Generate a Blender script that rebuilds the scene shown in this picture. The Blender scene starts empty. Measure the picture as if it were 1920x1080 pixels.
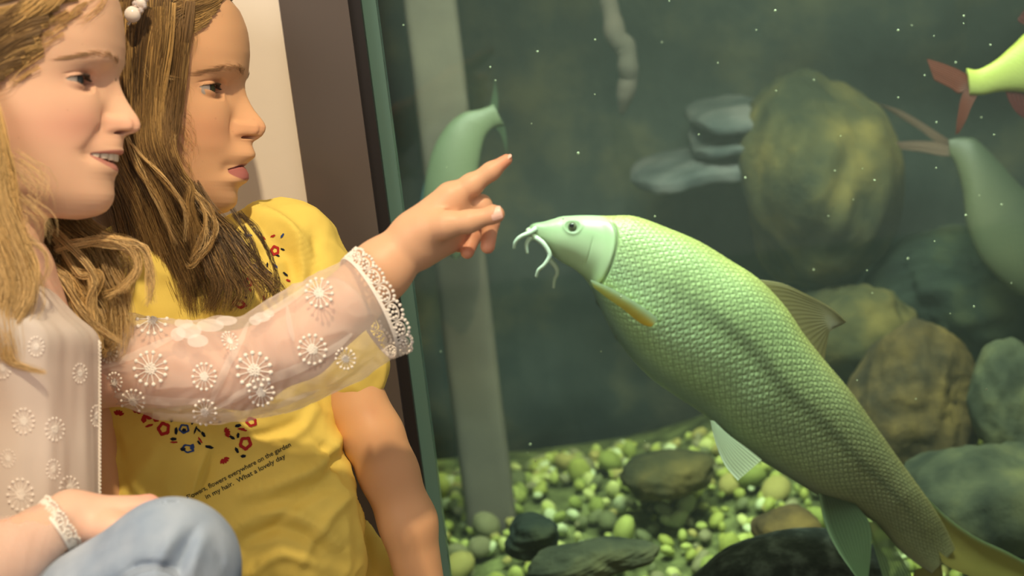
import bpy, math, random
import numpy as np
from mathutils import Vector, Matrix
from mathutils.bvhtree import BVHTree
random.seed(7); rng = np.random.default_rng(7)
sc = bpy.context.scene
COL = sc.collection

# ------------------------------------------------------------------ camera
PITCH, ROLL = math.radians(15), math.radians(6.5)
CAM = np.array([0.0, 0.0, 1.25])
FPX = 3200.0                                   # 60 mm on a 36 mm wide sensor, 1920 px
Fv = np.array([0, math.cos(PITCH), -math.sin(PITCH)])
R0 = np.array([1.0, 0, 0]); U0 = np.cross(R0, Fv)
Rv = math.cos(ROLL)*R0 - math.sin(ROLL)*U0
Uv = math.sin(ROLL)*R0 + math.cos(ROLL)*U0
cam = bpy.data.cameras.new('camera'); co = bpy.data.objects.new('camera', cam); COL.objects.link(co)
cam.lens = 60; cam.sensor_width = 36; cam.clip_start = 0.05
M = Matrix(((Rv[0], Uv[0], -Fv[0], CAM[0]), (Rv[1], Uv[1], -Fv[1], CAM[1]), (Rv[2], Uv[2], -Fv[2], CAM[2]), (0, 0, 0, 1)))
co.matrix_world = M
cam.dof.use_dof = True; cam.dof.focus_distance = 1.50; cam.dof.aperture_fstop = 5.6
sc.camera = co

# ------------------------------------------------------------------ world, light, exposure
sc.view_settings.view_transform = 'Standard'; sc.view_settings.look = 'None'
sc.view_settings.exposure = 0.0; sc.view_settings.gamma = 1.0
w = bpy.data.worlds.new('room_light'); sc.world = w; w.use_nodes = True
w.node_tree.nodes['Background'].inputs[0].default_value = (1.0, 0.85, 0.70, 1)
w.node_tree.nodes['Background'].inputs[1].default_value = 0.47

def lamp(name, kind, loc, target, power, color, **kw):
    l = bpy.data.lights.new(name, kind); l.energy = power; l.color = color
    for k, v in kw.items(): setattr(l, k, v)
    o = bpy.data.objects.new(name, l); COL.objects.link(o); o.location = loc
    o.rotation_euler = (Vector(target)-Vector(loc)).to_track_quat('-Z', 'Y').to_euler()
    return o
lamp('ceiling_spot', 'SPOT', (0.06, 0.28, 2.85), (-0.12, 1.40, 0.95), 185, (1.0, 0.78, 0.50), spot_size=math.radians(50), spot_blend=0.5, shadow_soft_size=0.035)
lamp('soft_fill_light', 'AREA', (-1.3, -0.3, 2.3), (-0.2, 1.4, 1.0), 20, (1.0, 0.88, 0.76), shape='RECTANGLE', size=1.2, size_y=0.8)  # unseen soft fill for the faces and the shirt
lamp('tank_lamp', 'AREA', (0.25, 1.68, 1.72), (0.28, 1.95, 0.8), 9.5, (0.82, 1.0, 0.86), shape='RECTANGLE', size=1.2, size_y=0.07, spread=math.radians(75))
lamp('gravel_fill_light', 'AREA', (0.40, 2.00, 1.85), (0.38, 2.22, 0.3), 4.2, (0.93, 1.0, 0.60), shape='RECTANGLE', size=1.1, size_y=0.25, spread=math.radians(80))  # unseen lamp, narrowed and aimed to brighten the gravel

# ------------------------------------------------------------------ helpers
def W(px, py, d):
    px = np.asarray(px, float); py = np.asarray(py, float); d = np.asarray(d, float)
    return (CAM + d[..., None]*Fv + ((px-960)/FPX*d)[..., None]*Rv + ((540-py)/FPX*d)[..., None]*Uv)
class Frame:
    """flat local frame: x right, y down, z away, in units of one photo pixel at distance d"""
    def __init__(s, cx, cy, d): s.o = W(cx, cy, d); s.cx, s.cy, s.s = cx, cy, d/FPX
    def __call__(s, x, y, z):
        x, y, z = np.broadcast_arrays(np.asarray(x, float), np.asarray(y, float), np.asarray(z, float))
        return s.o + ((x-s.cx)*s.s)[..., None]*Rv - ((y-s.cy)*s.s)[..., None]*Uv + (z*s.s)[..., None]*Fv
def sm(a, b, x): t = np.clip((np.asarray(x, float)-a)/(b-a), 0, 1); return t*t*(3-2*t)
def gauss(x, y, cx, cy, sx, sy): return np.exp(-((x-cx)/sx)**2-((y-cy)/sy)**2)
def crom(P, n):
    """smooth curve through the points P, n samples"""
    P = np.asarray(P, float); k = len(P)
    t = np.linspace(0, k-1, n); i = np.clip(t.astype(int), 0, k-2); f = (t-i)[:, None]
    p0, p1, p2, p3 = P[np.maximum(i-1, 0)], P[i], P[i+1], P[np.minimum(i+2, k-1)]
    return 0.5*((2*p1)+(-p0+p2)*f+(2*p0-5*p1+4*p2-p3)*f**2+(-p0+3*p1-3*p2+p3)*f**3)
def smooth_interp(y, xs, vs, w_):
    y = np.asarray(y, float); out = 0
    for q, g in ((-2, .06), (-1.33, .12), (-.67, .19), (0, .26), (.67, .19), (1.33, .12), (2, .06)): out = out+g*np.interp(y+q*w_, xs, vs)
    return out
def pts(tab, y, w_=9):
    t = np.array(tab, float); o = np.argsort(t[:, 0]); return smooth_interp(y, t[o, 0], t[o, 1], w_)
def vnoise(p, scale, seed=0, oct=3):
    """cheap smooth noise made of sines"""
    r = np.random.default_rng(seed); out = 0; a = 1.0
    for k in range(oct):
        for j in range(4):
            v = r.normal(size=3); v /= np.linalg.norm(v)
            out = out + a*np.sin((p@v)*scale*(2**k)*(0.7+0.6*r.random())+r.random()*6.28)
        a *= 0.5
    return out/4

class MB:
    """collects pieces for one mesh"""
    def __init__(s): s.v = []; s.f = []; s.c = []; s.n = 0
    def add(s, v, f, c=None):
        v = np.asarray(v, float).reshape(-1, 3); f = np.asarray(f, int)
        s.v.append(v); s.f.append(f+s.n); s.n += len(v)
        if c is None: c = (1, 1, 1)
        c = np.asarray(c, float); s.c.append(np.broadcast_to(c, (len(v), 3)) if c.ndim == 1 else c)
        return s
    def grid(s, P, cu=False, cv=False, c=None, caps=False):
        n, m = P.shape[:2]
        idx = np.arange(n*m).reshape(n, m)
        a = idx if not cu else np.vstack([idx, idx[:1]])
        a = a if not cv else np.hstack([a, a[:, :1]])
        f = np.stack([a[:-1, :-1], a[:-1, 1:], a[1:, 1:], a[1:, :-1]], -1).reshape(-1, 4)
        if c is not None and np.ndim(c) == 3: c = np.asarray(c).reshape(-1, 3)
        s.add(P, f, c)
        if caps and cv:
            for row in (0, n-1):
                ce = P[row].mean(0); base = s.n-0
                ring = P[row]; v = np.vstack([ring, ce[None]])
                k = np.arange(m); kk = (k+1) % m
                tri = np.stack([k, kk, np.full(m, m), np.full(m, m)], -1)
                s.add(v, tri, None if c is None or np.ndim(c) != 2 else np.vstack([c.reshape(n, m, 3)[row], c.reshape(n, m, 3)[row].mean(0)[None]]))
        return s
    def tubes(s, S, rad, sides=4, c=None):
        """S (N,K,3) strands, rad (N,K) radii"""
        S = np.asarray(S, float)
        if S.ndim == 2: S = S[None]
        rad = np.broadcast_to(rad, S.shape[:2])
        T = np.gradient(S, axis=1); T /= np.linalg.norm(T, axis=-1, keepdims=True)+1e-12
        ref = np.array([0.31, -0.83, 0.46]); A = np.cross(T, ref); A /= np.linalg.norm(A, axis=-1, keepdims=True)+1e-12
        B = np.cross(T, A)
        ang = np.arange(sides)*2*math.pi/sides
        V = S[:, :, None]+rad[:, :, None, None]*(np.cos(ang)[None, None, :, None]*A[:, :, None]+np.sin(ang)[None, None, :, None]*B[:, :, None])
        N, K = S.shape[:2]
        idx = np.arange(N*K*sides).reshape(N, K, sides); nx = np.roll(idx, -1, 2)
        f = np.stack([idx[:, :-1], nx[:, :-1], nx[:, 1:], idx[:, 1:]], -1).reshape(-1, 4)
        if c is not None:
            c = np.asarray(c, float)
            if c.ndim == 2: c = np.repeat(c, K*sides, 0)
            elif c.ndim == 3: c = np.repeat(c.reshape(-1, 3), sides, 0)
        s.add(V, f, c); return s
    def ball(s, p, r, c=None, seg=8, ring=5, sq=None):
        th = np.linspace(0, math.pi, ring+1)[:, None]; ph = np.arange(seg)*2*math.pi/seg
        P = np.stack([np.sin(th)*np.cos(ph), np.sin(th)*np.sin(ph), np.cos(th)*np.ones_like(ph)], -1)
        P = P*r if np.ndim(r) == 0 else P*np.asarray(r)
        if sq is not None: P = P@np.asarray(sq)
        return s.grid(P+np.asarray(p), cv=True, c=c)
    def build(s, name, mat, parent=None, origin=None, smooth=True):
        v = np.vstack(s.v); c = np.vstack(s.c)
        if origin is None: origin = np.array(parent['_w']) if parent is not None and '_w' in parent else v.mean(0)
        origin = np.asarray(origin, float)
        me = bpy.data.meshes.new(name)
        f4 = np.vstack([x for x in s.f])
        tri = f4[:, 2] == f4[:, 3]
        me.vertices.add(len(v)); me.vertices.foreach_set('co', (v-origin).astype(np.float32).ravel())
        ln = np.where(tri, 3, 4); st = np.concatenate([[0], np.cumsum(ln)[:-1]])
        loops = f4.ravel()[(np.tile([True, True, True, False], (len(f4), 1)) | (~tri)[:, None]).ravel()]
        me.loops.add(len(loops)); me.loops.foreach_set('vertex_index', loops.astype(np.int32))
        me.polygons.add(len(f4)); me.polygons.foreach_set('loop_start', st.astype(np.int32))
        me.polygons.foreach_set('use_smooth', np.full(len(f4), smooth))
        me.update(calc_edges=True); me.validate()
        if len(me.vertices) == len(c):
            at = me.color_attributes.new('Col', 'FLOAT_COLOR', 'POINT')
            at.data.foreach_set('color', np.hstack([c, np.ones((len(c), 1))]).astype(np.float32).ravel())
        me.materials.append(mat)
        o = bpy.data.objects.new(name, me); COL.objects.link(o)
        if parent is not None:
            o.parent = parent; o.location = origin-np.array(parent['_w'])
        else: o.location = origin
        o['_w'] = [float(x) for x in origin]
        return o
def tag(o, label=None, cat=None, group=None, kind=None):
    for k, v in (('label', label), ('category', cat), ('group', group), ('kind', kind)):
        if v: o[k] = v
    return o
def thing(name, loc, label, cat, group=None):
    o = bpy.data.objects.new(name, None); COL.objects.link(o); o.location = loc; o['_w'] = [float(x) for x in loc]
    return tag(o, label, cat, group)
def bvh(o):
    me = o.data; n = len(me.vertices); a = np.zeros(n*3, np.float32); me.vertices.foreach_get('co', a)
    a = a.reshape(-1, 3)+np.array(o['_w'])
    return BVHTree.FromPolygons([tuple(x) for x in a], [tuple(p.vertices) for p in me.polygons])
def drop(tree, px, py, off=0.0006, d0=0.9, dflt=1.4):
    """point of a surface met by the line of sight through (px,py), lifted off the surface a little"""
    o = CAM; q = W(px, py, 1.0)-CAM; q /= np.linalg.norm(q)
    h, n, i, t = tree.ray_cast(Vector(o+q*d0), Vector(q))
    if h is None: return None
    n = np.array(n);  n = n if n@q < 0 else -n
    return np.array(h)+n*off

# ------------------------------------------------------------------ materials
def new_mat(name):
    m = bpy.data.materials.new(name); m.use_nodes = True; nt = m.node_tree
    return m, nt, nt.nodes['Principled BSDF']
def N(nt, t, **kw):
    n = nt.nodes.new(t)
    for k, v in kw.items():
        if hasattr(n, k): setattr(n, k, v)
        else: n.inputs[k].default_value = v
    return n
def noise_bump(nt, b, scale, strength, dist=0.001, detail=4):
    tc = N(nt, 'ShaderNodeTexCoord'); no = N(nt, 'ShaderNodeTexNoise'); no.inputs['Scale'].default_value = scale; no.inputs['Detail'].default_value = detail
    bu = N(nt, 'ShaderNodeBump'); bu.inputs['Strength'].default_value = strength; bu.inputs['Distance'].default_value = dist
    nt.links.new(tc.outputs['Object'], no.inputs['Vector']); nt.links.new(no.outputs[0], bu.inputs['Height']); nt.links.new(bu.outputs[0], b.inputs['Normal'])
    return tc, no
def mat_col(name, rough=0.5, sss=0, tint=None, bump=None, spec=0.5, metallic=0, trans=0):
    """colour read from the mesh's own colour attribute"""
    m, nt, b = new_mat(name)
    at = N(nt, 'ShaderNodeAttribute', attribute_name='Col')
    nt.links.new(at.outputs['Color'], b.inputs['Base Color'])
    b.inputs['Roughness'].default_value = rough; b.inputs['Specular IOR Level'].default_value = spec; b.inputs['Metallic'].default_value = metallic
    if sss:
        b.inputs['Subsurface Weight'].default_value = sss; b.inputs['Subsurface Radius'].default_value = (1.0, 0.35, 0.18); b.inputs['Subsurface Scale'].default_value = 0.006
    if bump: noise_bump(nt, b, *bump)
    return m
def mat_plain(name, col, rough=0.5, bump=None, metallic=0, spec=0.5, var=None):
    m, nt, b = new_mat(name)
    b.inputs['Base Color'].default_value = (*col, 1); b.inputs['Roughness'].default_value = rough
    b.inputs['Metallic'].default_value = metallic; b.inputs['Specular IOR Level'].default_value = spec
    if bump: noise_bump(nt, b, *bump)
    if var:
        col2, sc_, lo, hi = var
        tc = N(nt, 'ShaderNodeTexCoord'); no = N(nt, 'ShaderNodeTexNoise'); no.inputs['Scale'].default_value = sc_; no.inputs['Detail'].default_value = 5
        mr = N(nt, 'ShaderNodeMapRange'); mr.inputs[1].default_value = lo; mr.inputs[2].default_value = hi
        mx = N(nt, 'ShaderNodeMix', data_type='RGBA'); mx.inputs[6].default_value = (*col, 1); mx.inputs[7].default_value = (*col2, 1)
        nt.links.new(tc.outputs['Object'], no.inputs['Vector']); nt.links.new(no.outputs[0], mr.inputs[0]); nt.links.new(mr.outputs[0], mx.inputs[0]); nt.links.new(mx.outputs[2], b.inputs['Base Color'])
    return m
def mat_sheer(name, alpha, col=(1, 1, 1), weave=None):
    """thin see-through cloth: part open mesh, part diffuse and translucent thread"""
    m, nt, b = new_mat(name); nt.nodes.remove(b); out = nt.nodes['Material Output']
    tr = N(nt, 'ShaderNodeBsdfTransparent'); df = N(nt, 'ShaderNodeBsdfDiffuse'); tl = N(nt, 'ShaderNodeBsdfTranslucent')
    at = N(nt, 'ShaderNodeAttribute', attribute_name='Col')
    nt.links.new(at.outputs['Color'], df.inputs['Color']); nt.links.new(at.outputs['Color'], tl.inputs['Color'])
    m1 = N(nt, 'ShaderNodeMixShader'); m1.inputs[0].default_value = 0.35
    m2 = N(nt, 'ShaderNodeMixShader'); m2.inputs[0].default_value = alpha
    nt.links.new(df.outputs[0], m1.inputs[1]); nt.links.new(tl.outputs[0], m1.inputs[2])
    nt.links.new(tr.outputs[0], m2.inputs[1]); nt.links.new(m1.outputs[0], m2.inputs[2]); nt.links.new(m2.outputs[0], out.inputs[0])
    return m
SKIN = mat_col('skin', 0.48, sss=0.18, bump=(900, 0.12, 0.0006), spec=0.35)
HAIR = mat_col('hair', 0.36, spec=0.5)
EYEM = mat_col('eye', 0.06)
TOOTH = mat_col('tooth', 0.25)
SHEER = mat_sheer('sheer_cotton', 0.36)
BLOUSE = mat_sheer('blouse_cotton', 0.86)
THREAD = mat_plain('white_thread', (0.86, 0.82, 0.76), 0.8)
SOFTT = mat_plain('soft_thread', (0.90, 0.86, 0.82), 0.9)
YELLOW = mat_col('yellow_jersey', 0.85, bump=(1600, 0.25, 0.0005), spec=0.2)
PRINT = mat_col('print', 0.85, spec=0.1)
FISH = mat_col('fish_skin', 0.36, spec=0.55)
PEARL = mat_plain('pearl', (0.86, 0.80, 0.76), 0.18)
def fin_mat(name, alpha):
    m, nt, b = new_mat(name)
    at = N(nt, 'ShaderNodeAttribute', attribute_name='Col'); nt.links.new(at.outputs['Color'], b.inputs['Base Color'])
    b.inputs['Roughness'].default_value = 0.45
    out = nt.nodes['Material Output']
    tl = N(nt, 'ShaderNodeBsdfTranslucent'); nt.links.new(at.outputs['Color'], tl.inputs['Color'])
    tr = N(nt, 'ShaderNodeBsdfTransparent')
    a = N(nt, 'ShaderNodeMixShader'); a.inputs[0].default_value = 0.4; bm = N(nt, 'ShaderNodeMixShader'); bm.inputs[0].default_value = alpha
    nt.links.new(b.outputs[0], a.inputs[1]); nt.links.new(tl.outputs[0], a.inputs[2])
    nt.links.new(tr.outputs[0], bm.inputs[1]); nt.links.new(a.outputs[0], bm.inputs[2]); nt.links.new(bm.outputs[0], out.inputs[0])
    return m
FIN = fin_mat('fin', 0.92); FINT = fin_mat('fin_thin', 0.7)

# ------------------------------------------------------------------ setting: wall, frame, glass, tank
def box(name, p0, p1, mat, kind=None, parent=None):
    b = MB(); x0, y0, z0 = p0; x1, y1, z1 = p1
    v = [(x, y, z) for x in (x0, x1) for y in (y0, y1) for z in (z0, z1)]
    b.add(v, [(0, 1, 3, 2), (4, 6, 7, 5), (0, 4, 5, 1), (2, 3, 7, 6), (0, 2, 6, 4), (1, 5, 7, 3)])
    o = b.build(name, mat, parent, origin=None if parent is not None else ((x0+x1)/2, (y0+y1)/2, (z0+z1)/2), smooth=False)
    if kind: o['kind'] = kind
    return o
YG = 1.62                                        # front face of the glass
def xg(px, py, y=YG):                            # world x where the line of sight crosses the plane at y
    q = W(px, py, 1.0)-CAM; return CAM[0]+q[0]*y/q[1]
WALLM = mat_plain('white_plaster', (0.86, 0.80, 0.70), 0.9, bump=(60, 0.1, 0.002))
POSTM = mat_plain('grey_brown_lacquer', (0.105, 0.088, 0.080), 0.28, spec=0.6)
GASKET = mat_plain('black_rubber', (0.012, 0.010, 0.011), 0.5)
SEAL = mat_plain('teal_glass_edge', (0.10, 0.20, 0.17), 0.3)
xa = xg(560, 210, YG); xb = xg(668, 90); xb2 = xb+0.011; xb3 = xb2+0.013
box('wall_left', (-2.0, YG-0.02, 0), (xa, YG+0.09, 2.6), WALLM, 'structure')
box('trim_1', (xa, YG-0.03, 0), (xb, YG+0.09, 2.6), POSTM, 'structure')
box('trim_2', (xb, YG-0.022, 0), (xb2, YG+0.06, 2.6), GASKET, 'structure')
box('trim_3', (xb2, YG-0.002, 0), (xb3, YG+0.03, 2.6), SEAL, 'structure')
box('floor', (-2.5, -1.5, -0.06), (2.8, 4.0, 0), mat_plain('floor_dark', (0.10, 0.08, 0.065), 0.6, var=((0.14, 0.11, 0.09), 6, 0.4, 0.6)), 'structure')
gm, nt, b = new_mat('clear_glass'); nt.nodes.remove(b)
tr = N(nt, 'ShaderNodeBsdfTransparent'); tr.inputs[0].default_value = (0.93, 0.98, 0.95, 1)
gl = N(nt, 'ShaderNodeBsdfGlossy'); gl.inputs['Roughness'].default_value = 0.0; fr = N(nt, 'ShaderNodeFresnel'); fr.inputs[0].default_value = 1.3
mx = N(nt, 'ShaderNodeMixShader'); nt.links.new(fr.outputs[0], mx.inputs[0]); nt.links.new(tr.outputs[0], mx.inputs[1]); nt.links.new(gl.outputs[0], mx.inputs[2]); nt.links.new(mx.outputs[0], nt.nodes['Material Output'].inputs[0])
box('window_1', (xb2, YG, 0.2), (1.3, YG+0.012, 1.95), gm, 'structure')
# tank shell
def rock_mat(name, a, b_, c, scale=3.0, rough=0.9):
    m, nt, b = new_mat(name); b.inputs['Roughness'].default_value = rough; b.inputs['Specular IOR Level'].default_value = 0.2
    tc = N(nt, 'ShaderNodeTexCoord'); no = N(nt, 'ShaderNodeTexNoise'); no.inputs['Scale'].default_value = scale; no.inputs['Detail'].default_value = 6; no.inputs['Roughness'].default_value = 0.55
    cr = N(nt, 'ShaderNodeValToRGB'); e = cr.color_ramp.elements
    e[0].position = 0.36; e[0].color = (*a, 1); e[1].position = 0.66; e[1].color = (*c, 1); k = e.new(0.5); k.color = (*b_, 1)
    bu = N(nt, 'ShaderNodeBump'); bu.inputs['Strength'].default_value = 0.5; bu.inputs['Distance'].default_value = 0.03
    nt.links.new(tc.outputs['Object'], no.inputs['Vector']); nt.links.new(no.outputs[0], cr.inputs[0]); nt.links.new(cr.outputs[0], b.inputs['Base Color'])
    nt.links.new(no.outputs[0], bu.inputs['Height']); nt.links.new(bu.outputs[0], b.inputs['Normal'])
    return m
BACK = rock_mat('algae_rock_wall', (0.018, 0.028, 0.030), (0.036, 0.048, 0.046), (0.10, 0.10, 0.065), 5.5)
def sheet(name, fn, nu, nv, mat, kind=None):
    u, v = np.meshgrid(np.linspace(0, 1, nu), np.linspace(0, 1, nv), indexing='ij')
    b = MB(); b.grid(fn(u, v)); o = b.build(name, mat); 
    if kind: o['kind'] = kind
    return o
def back_fn(u, v):
    x = -0.65+2.4*u; z = 0.1+1.8*v
    p = np.stack([x, z, 0*x], -1)
    y = 2.68+0.10*vnoise(p, 7, 3, 4)-0.12*sm(0.3, 1.1, x)*sm(1.1, 0.5, z)
    return np.stack([x, y, z], -1)
sheet('wall_back', back_fn, 160, 130, BACK, 'structure')
sheet('wall_right', lambda u, v: np.stack([1.45+0.04*vnoise(np.stack([u*2, v*2, u*0], -1), 5, 8), YG+0.02+1.15*u, 0.1+1.8*v], -1), 60, 60, BACK, 'structure')
sheet('wall_tank_left', lambda u, v: np.stack([xa-0.02+0*u, YG+0.10+1.1*u, 0.1+1.8*v], -1), 10, 10, BACK, 'structure')
wm = bpy.data.materials.new('murky_water'); wm.use_nodes = True; nt = wm.node_tree; nt.nodes.remove(nt.nodes['Principled BSDF'])
vs = N(nt, 'ShaderNodeVolumeScatter'); vs.inputs['Color'].default_value = (0.60, 0.73, 0.69, 1); vs.inputs['Density'].default_value = 0.14; vs.inputs['Anisotropy'].default_value = 0.2
nt.links.new(vs.outputs[0], nt.nodes['Material Output'].inputs['Volume'])
wt = box('tank_water', (xb2+.004, YG+.014, .2), (1.30, 2.44, 1.66), wm); tag(wt, 'murky green water filling the tank behind the glass', 'water', kind='stuff')
box('ceiling', (-2.0, YG-0.03, 1.90), (1.6, 2.8, 1.98), mat_plain('tank_lid', (0.05, 0.06, 0.05), 0.8), 'structure')

# ------------------------------------------------------------------ heads
class Head:
    def __init__(h, fr, prof, base, Wt, back, ct, k, yr, o, feat):
        """tables are in photo pixels; k = size against the first head, (o) maps first-head heights"""
        h.fr, h.prof, h.k, h.f = fr, np.array(prof, float), k, feat
        h.base, h.Wt, h.bk, h.ct, h.yr = base, Wt, back, ct, yr
    def B(h, y): return pts(h.base, y, 5)
    def X(h, l, y, detail=True):
        """front surface x at lateral l, height y"""
        B = h.B(y); c = pts(h.ct, y); Wd = pts(h.Wt, y); n = 2.25
        t = np.clip(np.abs(l)/Wd, 0, 1)
        x = c+(B-c)*np.maximum(1-t**n, 0)**(1/n)
        if not detail: return x
        P = smooth_interp(y, h.prof[:, 1], h.prof[:, 0], 1.1)
        P = np.where((y < h.prof[0, 1]+4) | (y > h.prof[-1, 1]-4), B, P)
        f, k = h.f, h.k; al = np.abs(l)
        sg = pts(f['sig'], y)
        x = x+(P-B)*np.exp(-(al/sg)**2.3)
        # nose wings
        wx, wy = f['wing']; 
        x = x+f['wingh']*np.exp(-((al-wx)/(11*k))**4-((y-wy)/(14*k))**4)*1.0
        x = x-5*k*gauss(al, y, wx+17*k, wy-2*k, 8*k, 18*k)
        # nostril
        nx_, ny_ = f['nostril']; x = x-14*k*np.exp(-((al-nx_)/(8*k))**4-((y-ny_)/(3.6*k))**4)
        # eye socket, brow, cheek
        ex, ey = f['eye']
        x = x-17*k*gauss(al, y, ex+2*k, ey-2*k, 40*k, 25*k)-10*k*gauss(al, y, 42*k, ey+2*k, 16*k, 26*k)
        x = x-5*k*gauss(al, y, ex+52*k, ey-10*k, 34*k, 40*k)
        x = x+5*k*gauss(al, y, ex-8*k, ey-38*k, 40*k, 13*k)
        x = x+f['cheek']*k*gauss(al, y, 84*k, ey+64*k, 40*k, 34*k)
        # mouth corner, smile fold
        mx_, my_ = f['corner']
        x = x-f['corner_d']*k*gauss(al, y, mx_+4*k, my_, 13*k, 15*k)
        if f['fold']:
            t = np.clip((y-f['wing'][1])/(mx_*0.95), 0, 1); fx = wx+13*k+(mx_+16*k-wx-13*k)*t
            x = x-f['fold']*k*np.exp(-((al-fx)/(13*k))**2)*sm(-0.05, 0.2, (y-f['wing'][1])/60)*sm(my_+18*k, my_-8*k, y)
        # lips opening
        m = f['mid']+(my_-f['mid'])*(al/mx_)**2; hh = f['open']*np.maximum(1-(al/mx_)**2, 0)**0.65
        inm = sm(1.25, 0.8, np.abs(y-m)/np.maximum(hh, 0.8))*(al < mx_)
        x = x-f['open_d']*k*inm
        # eye: lids hug a ball, the opening sinks behind it
        r = 30*k; cx, cl, cy = f['ball']; 
        rr = (al-cl)**2+(y-cy)**2
        lid = cx+np.sqrt(np.maximum((r+3.0*k)**2-rr, 0))
        wgt = sm(1.0, 0.6, np.sqrt(((al-cl)/(33*k))**2+((y-cy)/(24*k))**2))
        x = x*(1-wgt)+lid*wgt
        v, a = h.almond(al, y)
        xin = cx+np.sqrt(np.maximum((r-.5*k)**2-rr, 0))-2.5*k
        mi = sm(1.10, 0.92, a)*(rr < (r-.5*k)**2)
        x = x*(1-mi)+np.minimum(x, xin)*mi
        x = x-2.2*k*np.exp(-((y-(cy-17*k+8*k*((al-cl)/(36*k))**2))/(1.8*k))**2)*sm(38*k, 28*k, np.abs(al-cl))
        return x
    def almond(h, al, y):
        k = h.k; cx, cl, cy = h.f['ball']; hw = 30*k
        t = (al-cl)/hw; up = h.f['lid_u']*np.maximum(1-t*t, 0)**0.7; lo = h.f['lid_l']*np.maximum(1-t*t, 0)**0.8
        v = y-(cy-1*k*t)
        a = np.where(v < 0, -v/np.maximum(up, 0.6), v/np.maximum(lo, 0.6))
        return v, np.where(np.abs(t) < 1, a, 9)
    def mesh(h, mb, colf):
        y0, y1 = h.yr; k = h.k
        ys = np.concatenate([np.linspace(y0, y0+100*k, 40)[:-1], np.arange(y0+100*k, h.f['chin']+12*k, 1.35*k), np.linspace(h.f['chin']+13*k, y1, 40)])
        th = np.concatenate([np.linspace(-1.62, 1.62, 430), np.linspace(1.62, 2*math.pi-1.62, 90)[1:-1]])
        Y, T = np.meshgrid(ys, th, indexing='ij')
        Wd = pts(h.Wt, Y); n = 2.25
        s = np.sin(T); c_ = np.cos(T)
        L = Wd*np.sign(s)*np.abs(s)**(2/n)
        front = c_ > 0
        ct = pts(h.ct, Y); bk = pts(h.bk, Y)
        Xf = h.X(L, Y); Xb = ct-(ct-bk)*np.abs(c_)**(2/n)
        edge = sm(1.0, 0.93, np.abs(L)/Wd)
        Xf = h.X(L, Y, False)*(1-edge)+Xf*edge
        X = np.where(front, Xf, Xb)
        # rings under the jaw tip up towards the ears
        ch = h.f['chin']; tilt = sm(ch-95*k, ch-12*k, Y)*sm(ch+110*k, ch+14*k, Y)
        B = h.B(ch-25*k)
        Yv = Y-0.20*np.maximum(B-60*k-X, 0)*tilt*(sm(ch-95*k, ch-12*k, Y))
        P = h.fr(X, Yv, L)
        mb.grid(P, cv=True, c=colf(h, X, Y, L), caps=True)
def skin_col(base, blush, lip, brow):
    base, blush, lip = map(np.array, (base, blush, lip))
    def f(h, X, Y, L):
        k = h.k; al = np.abs(L); F = h.f
        c = np.broadcast_to(base, X.shape+(3,)).copy()
        def mix(w_, col): 
            nonlocal c
            c = c*(1-w_[..., None])+np.array(col)*w_[..., None]
        ex, ey = F['eye']; front = sm(-20, 40, X-h.ct[0][1])
        mix(0.6*gauss(al, Y, 92*k, ey+85*k, 50*k, 40*k)*front, blush)
        mix(0.35*gauss(al, Y, 12*k, F['wing'][1], 26*k, 18*k)*front, blush)
        mix(0.3*gauss(al, Y, ex, ey, 40*k, 20*k)*front, blush*np.array([0.85, 0.8, 0.95]))
        m = F['mid']+(F['corner'][1]-F['mid'])*(al/F['corner'][0])**2
        q = np.maximum(1-(al/(F['corner'][0]+2))**2, 0)
        hh = F['open']*q**0.65
        up = hh+F['lip_u']*q**0.8; lo = hh+F['lip_l']*q**0.6
        v = Y-m; w_ = np.where(v < 0, sm(up+1.5, up-1.0, -v), sm(lo+1.5, lo-1.5, v))*(al < F['corner'][0]+1)*front
        mix(w_*0.9, lip)
        inside = sm(hh+0.8, hh-1.0, np.abs(v))*(al < F['corner'][0]-1)*front
        mix(inside*(0.95 if F['open'] > 2 else 0.6), (0.10, 0.018, 0.016))
        nx_, ny_ = F['nostril']; mix(0.9*np.exp(-((al-nx_)/(7*k))**4-((Y-ny_)/(3.2*k))**4)*front, (0.16, 0.04, 0.03))  # shade of the nostril hollows put into the colour
        cx, cl, cy = F['ball']; _, a = h.almond(al, Y)
        mix(0.55*sm(1.5, 1.08, a)*sm(0.9, 1.0, a)*front, (0.30, 0.12, 0.09))
        mix(sm(1.05, 0.9, a)*front, (0.50, 0.24, 0.19))
        if 'mole' in F: mix(0.85*np.exp(-((L-F['mole'][0])/2.2)**4-((Y-F['mole'][1])/3.0)**4), (0.10, 0.04, 0.03))
        # scalp, the colour of the hair roots
        mix(F['scalp'](X, Y, L), brow)
        fk = vnoise(np.stack([X, Y, L], -1), 0.35/k, 5, 2); mix(sm(0.95, 1.25, fk)*0.25*front, (0.45, 0.2, 0.12))
        return np.clip(c*(1+0.03*vnoise(np.stack([X, Y, L], -1), 0.05, 2, 2))[..., None], 0, 1)
    return f

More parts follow.
